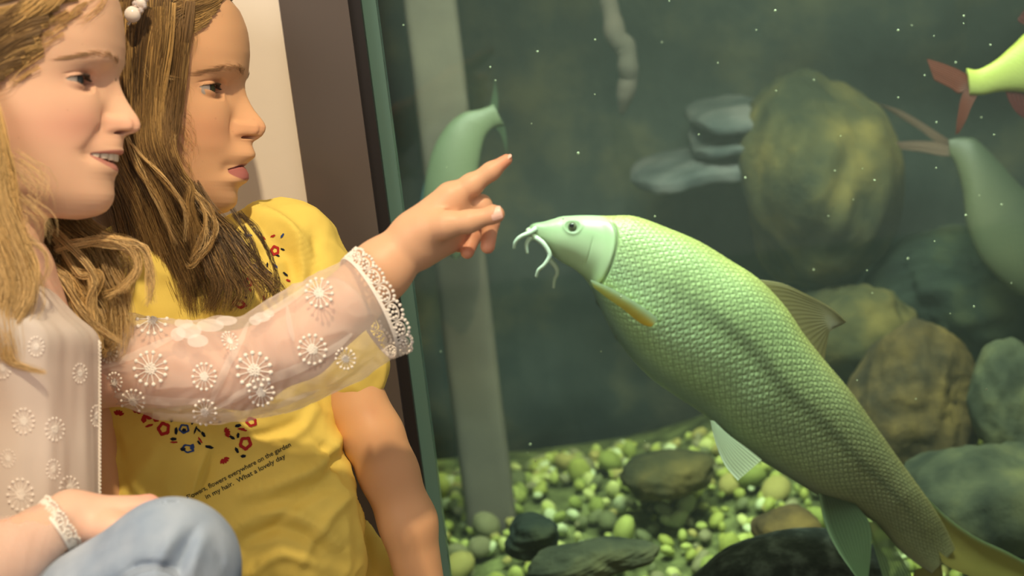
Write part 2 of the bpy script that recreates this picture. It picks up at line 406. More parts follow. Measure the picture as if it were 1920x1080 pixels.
F1 = Frame(110, 200, 1.30)
prof1 = [(30, -115), (220, 0), (227, 30), (230, 60), (231.5, 89), (229.5, 113), (225.5, 132), (223, 145), (224.5, 156), (228, 167), (233, 179), (240, 192), (249, 206), (256, 216), (261, 225), (263.5, 234), (262.5, 241), (258, 246.5), (250, 250), (242, 252), (235, 255), (231.5, 261), (230, 271), (229.5, 277), (231, 281), (230.5, 286), (226, 289.5), (217, 293), (212, 303), (214, 306), (217.5, 310), (220.5, 317), (219, 324), (214.5, 331), (212, 340), (212, 352), (213, 366), (211, 376), (207, 385), (198, 396), (180, 405), (150, 411), (118, 415), (90, 418), (82, 432), (76, 520), (70, 560)]
prof1 = np.array(prof1[1:], float)
base1 = [(-116, 25), (-112, 70), (-95, 125), (-70, 168), (-40, 200), (0, 220), (50, 229.5), (90, 231), (115, 228), (145, 220), (180, 211), (220, 206), (250, 207), (280, 210), (300, 210), (325, 209), (350, 210), (368, 211), (385, 206), (397, 196), (406, 178), (411, 150), (415, 118), (419, 90), (432, 82), (520, 76), (560, 70)]
W1 = [(-116, 25), (-112, 60), (-95, 104), (-70, 134), (-30, 158), (20, 167), (80, 165), (130, 157), (180, 150), (230, 143), (270, 134), (310, 122), (345, 109), (370, 98), (390, 84), (402, 72), (415, 68), (440, 66), (560, 74)]
back1 = [(-116, 10), (-112, -40), (-95, -95), (-60, -160), (0, -203), (80, -215), (160, -200), (240, -165), (300, -130), (360, -118), (420, -112), (560, -118)]
c1 = [(-116, 10), (300, -5), (380, 0), (415, -18), (560, -18)]
feat1 = dict(mole=(-13, 151), sig=[(-116, 60), (120, 40), (145, 22), (175, 15), (205, 18), (230, 24), (245, 24), (256, 22), (268, 36), (285, 46), (300, 50), (325, 46), (345, 70), (400, 90), (560, 90)],
             wing=(25, 233), wingh=13, nostril=(15, 249.5), eye=(76, 159), cheek=9, corner=(57, 293), corner_d=11, fold=5, mid=298.5, open=7.5, open_d=18,
             lip_u=9, lip_l=15, ball=(146, 79, 162), lid_u=9.2, lid_l=7.0, chin=415,
             scalp=lambda X, Y, L: sm(12, -12, X-(78+0.0*Y)+np.maximum(Y-40, 0)*0.75-np.maximum(30-Y, 0)*1.9)*sm(330, 250, Y))
H1 = Head(F1, prof1, base1, W1, back1, c1, 1.0, (-116, 560), None, feat1)

k2 = 0.92
def t2(tab): return [(158+(y-145)*k2*0.99, 459+(x-223)*k2) for y, x in tab]
prof2 = [(420, -12), (435, 4), (446, 16), (453, 31), (459, 45), (463, 58), (466, 80), (467, 100), (465, 122), (461.7, 142), (459, 157), (460, 168), (463.5, 181), (470, 195), (478, 208), (488, 220), (495.5, 230), (498.5, 238), (497, 246), (492, 254), (483, 261), (476, 264.5), (473.5, 268), (472.8, 273), (476, 281), (479, 288), (478.2, 294), (472, 299.5), (464, 306), (457.5, 312), (461.5, 317), (466, 326), (466.5, 335), (461.5, 342), (453, 346.5), (447, 352), (444.5, 360), (445, 372), (443, 382), (437, 390), (427, 397), (410, 402), (380, 405), (340, 408), (327, 424), (322, 520)]
W2 = [(158+(y-145)*k2*0.99, w_*k2) for y, w_ in W1]
feat2 = dict(sig=[(-100, 60), (130, 40), (158, 22), (190, 14), (215, 17), (238, 22), (255, 22), (268, 20), (280, 30), (300, 38), (325, 36), (340, 40), (355, 60), (410, 80)],
             wing=(23, 243), wingh=12, nostril=(14, 258.5), eye=(70, 174), cheek=7, corner=(38, 321), corner_d=7, fold=0, mid=311, open=1.6, open_d=9,
             lip_u=3, lip_l=27, ball=(459+(146-223)*k2, 73, 176), lid_u=7.6, lid_l=6.2, chin=404,
             scalp=lambda X, Y, L: sm(12, -12, X-352+np.maximum(Y-60, 0)*0.10-np.maximum(70-Y, 0)*1.1))
F2 = Frame(340, 210, 1.46)
base2 = [(y, min(x, 460) if 250 < y < 420 else x) for y, x in t2(base1)]
base2 = [(y, x-5 if 290 < y < 400 else x) for y, x in base2]
H2 = Head(F2, np.array(prof2, float), base2, W2, t2(back1), t2(c1), k2, (t2(base1)[0][0], 540), None, feat2)

SK1 = skin_col((0.79, 0.50, 0.34), (0.76, 0.36, 0.27), (0.55, 0.22, 0.19), (0.30, 0.19, 0.10))
SK2 = skin_col((0.74, 0.43, 0.235), (0.72, 0.35, 0.20), (0.42, 0.13, 0.13), (0.20, 0.125, 0.065))

# ------------------------------------------------------------------ limbs and hands from blended round cones
def nets(f, org, h):
    """surface nets of a sampled distance field"""
    s = f < 0; nx, ny, nz = f.shape
    acc = np.zeros((nx-1, ny-1, nz-1, 3)); cnt = np.zeros((nx-1, ny-1, nz-1))
    quads = []
    for ax in range(3):
        sl0 = [slice(None)]*3; sl1 = [slice(None)]*3; sl0[ax] = slice(0, -1); sl1[ax] = slice(1, None)
        a, b = f[tuple(sl0)], f[tuple(sl1)]; cr = (s[tuple(sl0)] != s[tuple(sl1)])
        I = np.argwhere(cr)
        if len(I) == 0: continue
        av, bv = a[cr], b[cr]; t = av/(av-bv)
        p = I.astype(float); p[:, ax] += t
        o1, o2 = [x for x in range(3) if x != ax]
        ok = (I[:, o1] > 0) & (I[:, o2] > 0) & (I[:, o1] < f.shape[o1]-1) & (I[:, o2] < f.shape[o2]-1)
        cells = []
        for d1, d2 in ((-1, -1), (0, -1), (0, 0), (-1, 0)):
            J = I.copy(); J[:, o1] += d1; J[:, o2] += d2; cells.append(J)
            m = (J[:, o1] >= 0) & (J[:, o2] >= 0) & (J[:, o1] < f.shape[o1]-1) & (J[:, o2] < f.shape[o2]-1)
            np.add.at(acc, tuple(J[m].T), p[m]); np.add.at(cnt, tuple(J[m].T), 1)
        q = np.stack([np.ravel_multi_index(tuple(np.clip(c, 0, None).T), (nx-1, ny-1, nz-1), mode='clip') for c in cells], -1)[ok]
        fl = (av < bv)[ok]
        if ax == 1: fl = ~fl
        q[~fl] = q[~fl][:, ::-1]
        quads.append(q)
    act = cnt.ravel() > 0; idx = -np.ones(act.size, int); idx[act] = np.arange(act.sum())
    V = (acc.reshape(-1, 3)[act]/cnt.ravel()[act][:, None])*h+org
    return V, idx[np.vstack(quads)]
class Field:
    def __init__(s, lo, hi, h):
        s.h = h; s.lo = np.array(lo, float); n = np.ceil((np.array(hi)-s.lo)/h).astype(int)+1
        s.ax = [s.lo[i]+h*np.arange(n[i]) for i in range(3)]; s.f = np.full(n, 1.0, np.float32)
    def cone(s, a, b, ra, rb, k=0.004, cut=False, flat=None):
        a, b = np.array(a, float), np.array(b, float); R = max(ra, rb)+k*3+0.002
        lo = np.minimum(a, b)-R; hi = np.maximum(a, b)+R; sl = []
        for i in range(3):
            i0 = max(0, int((lo[i]-s.lo[i])/s.h)); i1 = min(len(s.ax[i]), int((hi[i]-s.lo[i])/s.h)+2)
            if i1 <= i0: return s
            sl.append(slice(i0, i1))
        sl = tuple(sl); g = np.stack(np.meshgrid(*[s.ax[i][sl[i]] for i in range(3)], indexing='ij'), -1)
        d = b-a; L2 = d@d; t = np.clip(((g-a)@d)/max(L2, 1e-12), 0, 1)
        v = g-a-t[..., None]*d
        if flat is not None:
            n_, fac = flat; n_ = np.array(n_)/np.linalg.norm(n_); v = v+(v@n_)[..., None]*n_*(1/fac-1)
        q = np.linalg.norm(v, axis=-1)-(ra+(rb-ra)*t)
        o = s.f[sl]
        if cut: 
            hh = np.maximum(k-np.abs(-q-o), 0)/k; s.f[sl] = np.maximum(o, -q)+hh*hh*k*0.25
        else:
            hh = np.maximum(k-np.abs(q-o), 0)/k; s.f[sl] = np.minimum(o, q)-hh*hh*k*0.25
        return s
    def chain(s, P, r, k=0.004, **kw):
        for i in range(len(P)-1): s.cone(P[i], P[i+1], r[i], r[i+1], k, **kw)
        return s
    def out(s, mb, c):
        V, Q = nets(s.f, s.lo, s.h); mb.add(V, Q, c(V) if callable(c) else c)
def fld(P, pad, h):
    P = np.array(P); return Field(P.min(0)-pad, P.max(0)+pad, h)
def skin_pts(base, tipc, spots):
    """limb skin colour with redder fingertips and knuckles, or a darker elbow crease"""
    base = np.array(base)
    def f(V):
        w_ = np.zeros(len(V))
        for p, r in spots: w_ = np.maximum(w_, np.exp(-(np.linalg.norm(V-p, axis=1)/r)**2))
        return base*(1-w_[:, None])+np.array(tipc)*w_[:, None]
    return f

# pointing arm and hand of the girl in the white blouse
D = 1.315
def Q(x, y, dz=0): return W(x, y, D+dz)
mb1 = MB(); H1.mesh(mb1, SK1)
wrist = Q(776, 449, 0); f0 = Q(655, 566, 0.001); elbow = W(455, 695, 1.337); shoulder = W(120, 690, 1.375)
idx_p = [Q(846, 371, -.004), Q(884, 347, -.006), Q(921, 321, -.008), Q(950, 299.5, -.009)]
mid_p = [Q(862, 384, .008), Q(903, 384, .004), Q(920, 415, .002), Q(914.5, 462, -.002)]
rin_p = [Q(858, 402, .021), Q(888, 408, .020), Q(889, 440, .016), Q(876, 473, .010)]
pin_p = [Q(850, 420, .033), Q(868, 432, .034), Q(872, 452, .030), Q(860, 462, .022)]
thb_p = [Q(805, 428, -.010), Q(838, 421, -.020), Q(880, 415, -.024), Q(926, 402, -.025)]
hand_pts = np.array([f0, wrist]+idx_p+mid_p+rin_p+pin_p+thb_p)
A = fld(hand_pts, 0.028, 0.00095)
A.chain([f0, Q(715, 506, -.003), wrist], [.0250, .0225, .0178], .01, flat=(Fv, 0.86))
pk = [(idx_p[0], .0125), (mid_p[0], .0125), (rin_p[0], .0118), (pin_p[0], .0105)]
for i, (p, r) in enumerate(pk):
    A.cone(wrist+Uv*(.003-.003*i)+Fv*(.004*i-.003), p, .0150, r, .010)
A.cone(Q(790, 440, .0), Q(845, 400, .006), .0175, .0165, .010)
A.cone(Q(790, 458, .004), Q(838, 446, .012), .0150, .0125, .010)         # heel of the palm
A.chain(idx_p, [.0108, .0082, .0067, .0044], .004)
A.cone(idx_p[1], idx_p[1], .0084, .0084, .003)
A.chain(mid_p, [.0100, .0076, .0068, .0056], .0035)
A.chain(rin_p, [.0098, .0072, .0064, .0052], .003)
A.chain(pin_p, [.0088, .0062, .0056, .0048], .003)
A.chain(thb_p, [.0135, .0098, .0078, .0066], .006)
A.cone(thb_p[3], Q(931, 402, -.025), .0070, .0060, .003)
# crease between thumb root and index
A.cone(Q(838, 399, -.018), Q(862, 392, -.018), .0016, .0010, .004, cut=True)
spots = [(idx_p[3], .010), (mid_p[3], .012), (rin_p[3], .012), (pin_p[3], .01), (rin_p[2], .010), (mid_p[2], .009), (thb_p[3], .007)]
A.out(mb1, skin_pts((0.70, 0.42, 0.26), (0.74, 0.33, 0.21), spots))
# upper arm, shoulders, chest, hips and the other arm (mostly under the blouse)
hipc = W(-120, 1250, 1.33); chest = W(0, 760, 1.31); neck0 = W(20, 500, 1.30)
rsh = W(-120, 640, 1.21); rel = W(-130, 1140, 1.13); rwr = W(132, 970, 1.215); rhand = W(205, 968, 1.235)
Bd = fld([hipc, chest, neck0, rsh, rel, rwr, shoulder, elbow, f0, W(-180, 1000, 1.4)], 0.11, 0.0035)
Bd.chain([neck0, W(0, 600, 1.30), chest, W(-60, 1000, 1.32), hipc], [.030, .045, .062, .060, .070], .03)
Bd.cone(shoulder, rsh, .034, .034, .03)
Bd.chain([shoulder, W(300, 685, 1.358), elbow, Q(560, 640, .000), f0], [.034, .031, .0285, .0275, .0248], .012)
Bd.chain([rsh, rel, W(0, 1052, 1.17), rwr], [.034, .028, .024, .0185], .012)
knee1 = W(322, 1062, 1.165); Bd2 = fld([hipc, knee1, W(345, 1500, 1.22)], 0.08, 0.0045)
Bd2.chain([hipc, W(-60, 1330, 1.23), knee1, W(345, 1500, 1.2)], [.06, .054, .039, .032], .01)
Bd.out(mb1, (0.76, 0.48, 0.36))
# the hand lying on the knee
rp = [W(240, 958, 1.245), W(262, 975, 1.262)]
Hf = fld([rwr, W(330, 1040, 1.30), W(200, 960, 1.2)], 0.03, 0.0011)
Hf.cone(W(70, 1008, 1.195), rwr, .0215, .0182, .01)
for i in range(4):
    kx, ky, kd = 278-10*i, 945+5*i, 1.222+.0155*i
    kn = W(kx, ky+8, kd)
    Hf.cone(rwr+Fv*(.004*i-.004), kn, .0135, .0098, .010)
    ln = (.030, .034, .031, .024)[i]
    b1 = kn+Rv*ln*0.85-Uv*ln*0.45+Fv*.004; b2 = b1+Rv*ln*.35-Uv*ln*.75+Fv*.003; b3 = b2-Uv*ln*.6+Fv*.002
    Hf.chain([kn, b1, b2, b3], [.0092, .0076, .0068, .0054], .003)
Hf.chain([rwr+Rv*.012-Uv*.006-Fv*.006, W(210, 990, 1.205), W(262, 1000, 1.200), W(300, 1016, 1.205)], [.012, .0105, .0084, .0066], .006)
Hf.out(mb1, skin_pts((0.78, 0.49, 0.37), (0.80, 0.36, 0.28), [(W(278, 945, 1.222), .012)]))
girl1 = mb1.build('person', SKIN, origin=hipc)
tag(girl1, 'smiling blonde girl in white lace blouse and pale jeans pointing at the fish', 'person')

# ---- girl in the yellow shirt
mb2 = MB(); H2.mesh(mb2, SK2)
D2 = 1.50
lsh = W(545, 470, 1.540); lel = W(728, 885, 1.505); lwr = W(800, 1150, 1.52); lh = W(815, 1230, 1.52)
B2 = fld([lsh, lel, lh, W(330, 560, 1.49), W(420, 1250, 1.5), W(120, 560, 1.43), W(100, 950, 1.42)], 0.10, 0.003)
B2.chain([W(325, 480, 1.47), W(350, 580, 1.48), W(380, 760, 1.49), W(420, 1000, 1.50), W(440, 1250, 1.52)], [.03, .045, .062, .060, .068], .03)
B2.cone(lsh, W(200, 520, 1.44), .030, .030, .03)
B2.chain([lsh, W(640, 700, 1.515), W(700, 820, 1.505), lel, W(765, 980, 1.505), lwr], [.034, .0290, .0262, .0252, .0245, .0195], .010)
B2.chain([W(200, 520, 1.44), W(165, 780, 1.42), W(200, 930, 1.43)], [.03, .026, .022], .01)
for i in range(4):
    kn = lh+Fv*(.012*i-.018)+Rv*.004
    B2.cone(lwr, kn, .015, .011, .01); B2.chain([kn, kn-Uv*.03+Rv*.004, kn-Uv*.055], [.009, .008, .006], .003)
B2.chain([lwr, lh-Fv*.03-Rv*.01, lh-Fv*.036-Uv*.03], [.013, .010, .007], .005)
B2.out(mb2, skin_pts((0.74, 0.42, 0.22), (0.60, 0.30, 0.16), [(W(694, 778, 1.49), .008), (lel, .018)]))  # elbow and its crease given a darker tone in the colour
girl2 = mb2.build('person', SKIN, origin=W(420, 1200, 1.5))
tag(girl2, 'girl in yellow shirt with loose brown hair looking at the tank, lips parted', 'person')

# ------------------------------------------------------------------ eyes, teeth, brows, nails
def side_l(h, x, y):
    """lateral half width of the head's side where its outline in x is reached"""
    c = pts(h.ct, y); e = np.where(x > c, h.B(y), pts(h.bk, y)); Wd = pts(h.Wt, y)
    t = np.clip(np.abs((x-c)/(e-c)), 0, 1); return Wd*np.maximum(1-t**2.25, 0)**(1/2.25)
def eyes(h, owner, iris):
    k = h.k; cx, cl, cy = h.f['ball']; r = 29.5*k
    for s in (-1, 1):
        b = MB(); th = np.linspace(0, math.pi, 60)[:, None]; ph = np.arange(64)*2*math.pi/64
        bulge = 1+0.05*np.exp(-(th/0.42)**4)
        P = h.fr(cx+r*np.cos(th)*bulge+0*ph, cy+r*np.sin(th)*np.cos(ph), s*cl+r*np.sin(th)*np.sin(ph))
        # the gaze turns slightly towards the tank
        tt = th+0*ph
        c = np.where((tt < 0.24)[..., None], (0.01, 0.01, 0.012), np.where((tt < 0.58)[..., None], np.array(iris), np.where((tt < 0.65)[..., None], (0.03, 0.035, 0.04), (0.50, 0.44, 0.40))))
        c = c*(1-0.35*sm(0.9, 1.6, tt))[..., None]  # eye white darkened away from the iris, shade put into its colour
        b.grid(P, cv=True, c=c); b.build('eye', EYEM, owner)
        # lashes of the upper lid
        lb = MB(); T = np.linspace(-0.9, 0.95, 52); S = []
        for t in T:
            l = cl+30*k*t; y = cy-1*k*t-h.f['lid_u']*(1-t*t)**0.7; x = h.X(np.array(l), np.array(y-2.5*k))+0.5
            p = np.array([float(x), float(y)-.5*k, s*l]); d = np.array([11-3*abs(t), 3.0-3.5*abs(t), s*(2+8*t)])*k
            q = np.linspace(0, 1, 6)[:, None]; S.append(p+d*q-np.array([0, 5*k, 0])*q**2.2)
        S = np.array(S); lb.tubes(h.fr(S[..., 0], S[..., 1], S[..., 2]), np.linspace(.00034, .00007, 6)[None], 3, c=(0.045, 0.026, 0.016))
        lb.build('eyelashes', HAIR, owner)
    return
def brows(h, owner, curve, col, n=150):
    for s in (-1, 1):
        b = MB(); S = []
        for i in range(n):
            t = rng.random(); c = crom(curve, 50)[int(t*49)]; l = c[0]+rng.normal()*1.5; y = c[1]+rng.normal()*4.6*(1-0.5*t)
            L = (12+5*rng.random())*h.k; q = np.linspace(0, 1, 5)
            ll = l+L*q*(0.55+0.4*t); yy = y-L*q*(0.45-0.75*t)
            xx = h.X(ll, yy)+0.5+1.2*np.sin(q*3.1)
            S.append(np.stack([xx, yy, s*ll], -1))
        S = np.array(S); b.tubes(h.fr(S[..., 0], S[..., 1], S[..., 2]), np.linspace(.00010, .00004, 5)[None], 3, c=np.array(col)*(0.8+0.4*rng.random((n, 1))))
        b.build('eyebrow', HAIR, owner)
eyes(H1, girl1, (0.07, 0.085, 0.09)); eyes(H2, girl2, (0.09, 0.10, 0.05))
brows(H1, girl1, [(26, 122), (55, 113), (92, 113), (120, 128)], (0.50, 0.32, 0.17), 210)
brows(H2, girl2, [(26, 142), (52, 135), (82, 138), (108, 151)], (0.36, 0.22, 0.11), 190)
tb = MB(); ang = np.linspace(-54, 54, 9)
for i in range(8):
    l = (ang[i]+ang[i+1])/2; x = 217-0.0125*l*l; wd = 6.9*(1-abs(l)/200)
    th = np.linspace(0, math.pi, 9)[:, None]; ph = np.arange(14)*2*math.pi/14
    sq = lambda v, n: np.sign(v)*np.abs(v)**n
    lx = wd*np.sin(th)**.5*sq(np.cos(ph), .6); xx = 4.5*np.sin(th)**.5*sq(np.sin(ph), .8); yy = -sq(np.cos(th), .55)*(9.5-0.02*abs(l)*(1+i % 2))
    sl = -0.025*l
    tb.grid(F1(x+xx+sl*lx, 294+yy-0.0013*l*l+0*ph, l+lx), cv=True, c=(0.80, 0.72, 0.58))
teeth = tb.build('teeth', TOOTH, girl1)
def nail(owner, p, along, nrm, L, wd, c=(0.86, 0.56, 0.47)):
    along = np.array(along)/np.linalg.norm(along); nrm = np.array(nrm)-along*(np.array(nrm)@along); nrm /= np.linalg.norm(nrm); sd = np.cross(along, nrm)
    u, v = np.meshgrid(np.linspace(-1, 1, 11), np.linspace(-1, 1, 9), indexing='ij')
    rr = np.sqrt(np.maximum(1-0.28*u**4, 0.1)); vv = v*rr
    P = p+(u*L)[..., None]*along+(vv*wd)[..., None]*sd-((vv**2)*wd*0.42+0.00035*(np.maximum(np.abs(u), np.abs(v))**8)*2)[..., None]*nrm
    b = MB(); b.grid(P, c=c); b.build('fingernail', mat_col('nail', 0.3), owner)
nail(girl1, Q(929, 401, -.0325)+Uv*.0012, thb_p[3]-thb_p[2], -Fv+0.25*Uv, .0046, .0052)
nail(girl1, Q(949.5, 293.2, -.0105)+Uv*.0002, idx_p[3]-idx_p[2], Uv-0.35*Rv-.25*Fv, .0036, .0034)

# ------------------------------------------------------------------ cloth
def loft(st, nu, nv, fold=0, seed=0, fs=(1, 1), t0=0, t1=1):
    """st rows: px, py, depth, ax, ay (half height vector in px), bx, by (px), b depth (m)"""
    st = crom(st, nu); th = np.linspace(0, 2*math.pi, nv, endpoint=False)
    x, y, d, ax, ay, bx, by, bd = [st[:, i][:, None] for i in range(8)]
    C, S = np.cos(th)[None], np.sin(th)[None]
    P = W(x+ax*C+bx*S, y+ay*C+by*S, d+bd*S)
    if fold:
        c = P.mean(1, keepdims=True); n = P-c; n /= np.linalg.norm(n, axis=-1, keepdims=True)
        u = np.linspace(0, 1, nu)[:, None]+0*C; q = np.stack([u*fs[0]*6, np.cos(th)*fs[1]+0*u, np.sin(th)*fs[1]+0*u], -1)
        P = P+n*(fold*vnoise(q, 2.2, seed, 4))[..., None]
    return P
def groove(V, line, wd, h_):
    """soft ridge or groove running along a line on the side that faces the camera"""
    r = V-CAM; dd = r@Fv; X = 960+r@Rv/dd*FPX; Yy = 540-r@Uv/dd*FPX; c = crom([(*p, 0) for p in line], 24)[:, :2]
    D = np.sqrt((X[:, None]-c[None, :, 0])**2+(Yy[:, None]-c[None, :, 1])**2); k = D.argmin(1); D = D[np.arange(len(X)), k]
    return h_*np.exp(-(D/wd)**2)*np.sin(np.pi*(k+.7)/24.4)**.5
# jeans
J = fld([hipc, knee1, W(345, 1500, 1.22)], 0.085, 0.0028)
J.chain([hipc, W(-60, 1330, 1.225), knee1, W(345, 1500, 1.2)], [.068, .061, .0445, .038], .012)
V, Qd = nets(J.f, J.lo, J.h)
kn = np.array(knee1)
def crease(V, a, b, wd, h_):
    a, b = np.array(a), np.array(b); d = b-a; t = np.clip(((V-a)@d)/(d@d), 0, 1); r = np.linalg.norm(V-a-t[:, None]*d, axis=1)
    return h_*np.exp(-(r/wd)**2)*np.sin(np.pi*np.clip(t, 0.02, 0.98))**.5
off = 0.0007*vnoise(V, 260, 4, 3)-.0028*np.abs(vnoise(V+.01*vnoise(V, 50, 3, 2)[:, None], 110, 6, 2))
off = off+crease(V, W(352, 990, 1.12), W(318, 1080, 1.12), .006, -.006)+crease(V, W(338, 985, 1.12), W(300, 1070, 1.12), .006, .003)
off = off+crease(V, W(250, 1062, 1.12), W(330, 1070, 1.12), .004, -.003)+crease(V, W(395, 1010, 1.12), W(370, 1090, 1.12), .008, .002)
for ln, wd_, h_ in [([(372, 985), (350, 1020), (334, 1060), (326, 1100)], 9, -.0055), ([(390, 1000), (372, 1040), (360, 1090)], 11, .004), ([(345, 975), (322, 1010), (300, 1050), (285, 1090)], 13, .0035), ([(220, 1085), (250, 1066), (290, 1058), (318, 1066)], 6, -.003), ([(150, 1040), (200, 1010), (250, 985)], 12, -.002), ([(120, 1080), (190, 1045), (250, 1020)], 12, -.002), ([(405, 1040), (420, 1075), (425, 1100)], 10, -.003)]:
    off = off+groove(V, ln, wd_, h_)
V = V-Fv*off[:, None]
m, nt, b = new_mat('pale_denim'); b.inputs['Roughness'].default_value = 0.9; b.inputs['Specular IOR Level'].default_value = 0.15
tc = N(nt, 'ShaderNodeTexCoord'); no = N(nt, 'ShaderNodeTexNoise'); no.inputs['Scale'].default_value = 22; no.inputs['Detail'].default_value = 5
mp = N(nt, 'ShaderNodeMapping'); mp.inputs['Rotation'].default_value = (0.3, 0.9, 0.2); mp.inputs['Scale'].default_value = (1, 1, 5)
wv = N(nt, 'ShaderNodeTexWave'); wv.inputs['Scale'].default_value = 260; wv.inputs['Distortion'].default_value = 2.5; wv.inputs['Detail'].default_value = 2
cr = N(nt, 'ShaderNodeValToRGB'); cr.color_ramp.elements[0].color = (0.30, 0.40, 0.56, 1); cr.color_ramp.elements[1].color = (0.50, 0.60, 0.74, 1); cr.color_ramp.elements[0].position = .3; cr.color_ramp.elements[1].position = .7
mm = N(nt, 'ShaderNodeMix', data_type='RGBA', blend_type='MULTIPLY'); mm.inputs[0].default_value = 0.30
bu = N(nt, 'ShaderNodeBump'); bu.inputs['Strength'].default_value = 0.35; bu.inputs['Distance'].default_value = 0.0006
L_ = nt.links.new
L_(tc.outputs['Object'], no.inputs['Vector']); L_(tc.outputs['Object'], mp.inputs[0]); L_(mp.outputs[0], wv.inputs['Vector']); L_(no.outputs[0], cr.inputs[0]); L_(cr.outputs[0], mm.inputs[6]); L_(wv.outputs['Color'], mm.inputs[7]); L_(mm.outputs[2], b.inputs['Base Color']); L_(wv.outputs['Fac'], bu.inputs['Height']); L_(bu.outputs[0], b.inputs['Normal'])
mbj = MB(); mbj.add(V, Qd); jeans = mbj.build('jeans', m, girl1); jt = bvh(jeans)
sb = MB()
for k_, (pp) in enumerate([[(232, 1080), (262, 1066), (300, 1062), (326, 1070), (338, 1084)], [(238, 1086), (264, 1072), (300, 1068), (322, 1076), (330, 1086)]]):
    c = crom([(*q_, 0) for q_ in pp], 90)
    for i in range(0, 88, 3):
        S = [drop(jt, *c[j][:2], .0004) for j in (i, i+1, i+2)]
        if all(s_ is not None for s_ in S): sb.tubes(np.array(S), .0004, 4)
sb.build('seam_stitching', mat_plain('denim_thread', (0.40, 0.45, 0.52), 0.9), jeans)

# blouse: body panel, two sheer sleeves
bl = [(-90, 500, 1.295, 0, 0, 0, 0, 0)]
def tor(y, l, r, d, bd): return ((l+r)/2, y, d, (r-l)/2, 0, 0, 0, bd)
bs = [tor(530, -130, 66, 1.29, .050), tor(545, -190, 98, 1.29, .068), tor(590, -240, 142, 1.295, .082), tor(630, -260, 184, 1.30, .086), tor(690, -262, 188, 1.305, .086), tor(780, -262, 188, 1.31, .085), tor(860, -264, 189, 1.31, .087), tor(945, -268, 188, 1.31, .09), tor(1010, -270, 184, 1.31, .092), tor(1120, -270, 170, 1.32, .095), tor(1250, -270, 160, 1.33, .1)]
P = loft(bs, 220, 300)
u = np.linspace(0, 1, 220)[:, None]; th = np.linspace(0, 2*math.pi, 300, endpoint=False)[None]
c_ = P.mean(1, keepdims=True); n_ = P-c_; n_[..., 2] *= .2; n_ /= np.linalg.norm(n_, axis=-1, keepdims=True)
q = np.stack([u*1.2+0*th, np.cos(th)*2.6+0*u, np.sin(th)*2.6+0*u], -1)
P = P+n_*((0.0042*vnoise(q, 2.9, 12, 3)-.004*np.abs(vnoise(q*np.array([.5, 1, 1]), 4.0, 17, 2)))*sm(0, 0.2, u)*(1-0.85*np.exp(-((np.abs(((th+math.pi) % (2*math.pi))-math.pi))/0.35)**2)))[..., None]
mb = MB(); mb.grid(P, cv=True, c=(0.93, 0.88, 0.83)); blouse = mb.build('blouse', BLOUSE, girl1, smooth=True); blt = bvh(blouse)
hem = MB(); S = []
for y in np.linspace(640, 1060, 240):
    p = drop(blt, 185.0, y, .0006)
    if p is not None: hem.ball(p+Rv*.0006*math.sin(y*.9), .0011, seg=6, ring=4)
hem.build('panel_edge_stitching', THREAD, blouse)
ss = [(60, 672, 1.372, 10, -84, 0, 0, .040), (130, 669, 1.373, 8, -84, 0, 0, .041), (190, 668, 1.373, 6, -85, 0, 0, .042), (260, 683, 1.372, 3, -91, 0, 0, .043), (340, 694, 1.368, 0, -93, 0, 0, .043), (410, 691, 1.364, -6, -98, 0, 0, .042), (470, 688, 1.362, -16, -93, -3, 2, .040), (530, 666, 1.362, -27, -104, -6, 4, .038), (590, 638, 1.364, -38, -101, -10, 6, .037), (640, 610, 1.367, -45, -97, -15, 8, .036), (692, 578, 1.370, -48, -91, -20, 11, .036)]
ss = [(a[0], a[1], a[2]-.062*max(0, min(1, (a[0]-190)/500))**.8)+a[3:] for a in ss]
P = loft(ss, 320, 260); u = np.linspace(0, 1, 320)[:, None]; th = np.linspace(0, 2*math.pi, 260, endpoint=False)[None]
c_ = P.mean(1, keepdims=True); n_ = P-c_; n_ /= np.linalg.norm(n_, axis=-1, keepdims=True)
q = np.stack([u*7+0.5*np.cos(th), np.cos(th)*1.3+0*u, np.sin(th)*1.3+u*2], -1)
fo = 0.0028*vnoise(q, 1.5, 21, 4)-0.0042*np.abs(vnoise(q*np.array([1.6, 1.2, 1.2])+.8*vnoise(q, 1.3, 5, 2)[..., None], 3.6, 33, 3))+.002
P = P+n_*(fo*sm(1.0, 0.86, u))[..., None]
mb = MB(); mb.grid(P, cv=True, c=(0.90, 0.84, 0.80)); sleeve = mb.build('sleeve', SHEER, blouse); slt = bvh(sleeve)
s2 = [(-170, 900, 1.13, 10, -120, 0, 0, .05), (-120, 1040, 1.13, -20, -110, 0, 0, .05), (-50, 1075, 1.15, -45, -95, 0, 0, .045), (20, 1045, 1.178, -48, -72, 0, 0, .037), (70, 1012, 1.196, -36, -50, 0, 0, .030), (100, 992, 1.207, -28, -40, -6, 4, .026)]
P2 = loft(s2, 160, 160, .0018, 5, (1.4, 1.6))
mb = MB(); mb.grid(P2, cv=True, c=(0.90, 0.84, 0.80)); sleeve2 = mb.build('sleeve', SHEER, blouse); slt2 = bvh(sleeve2)

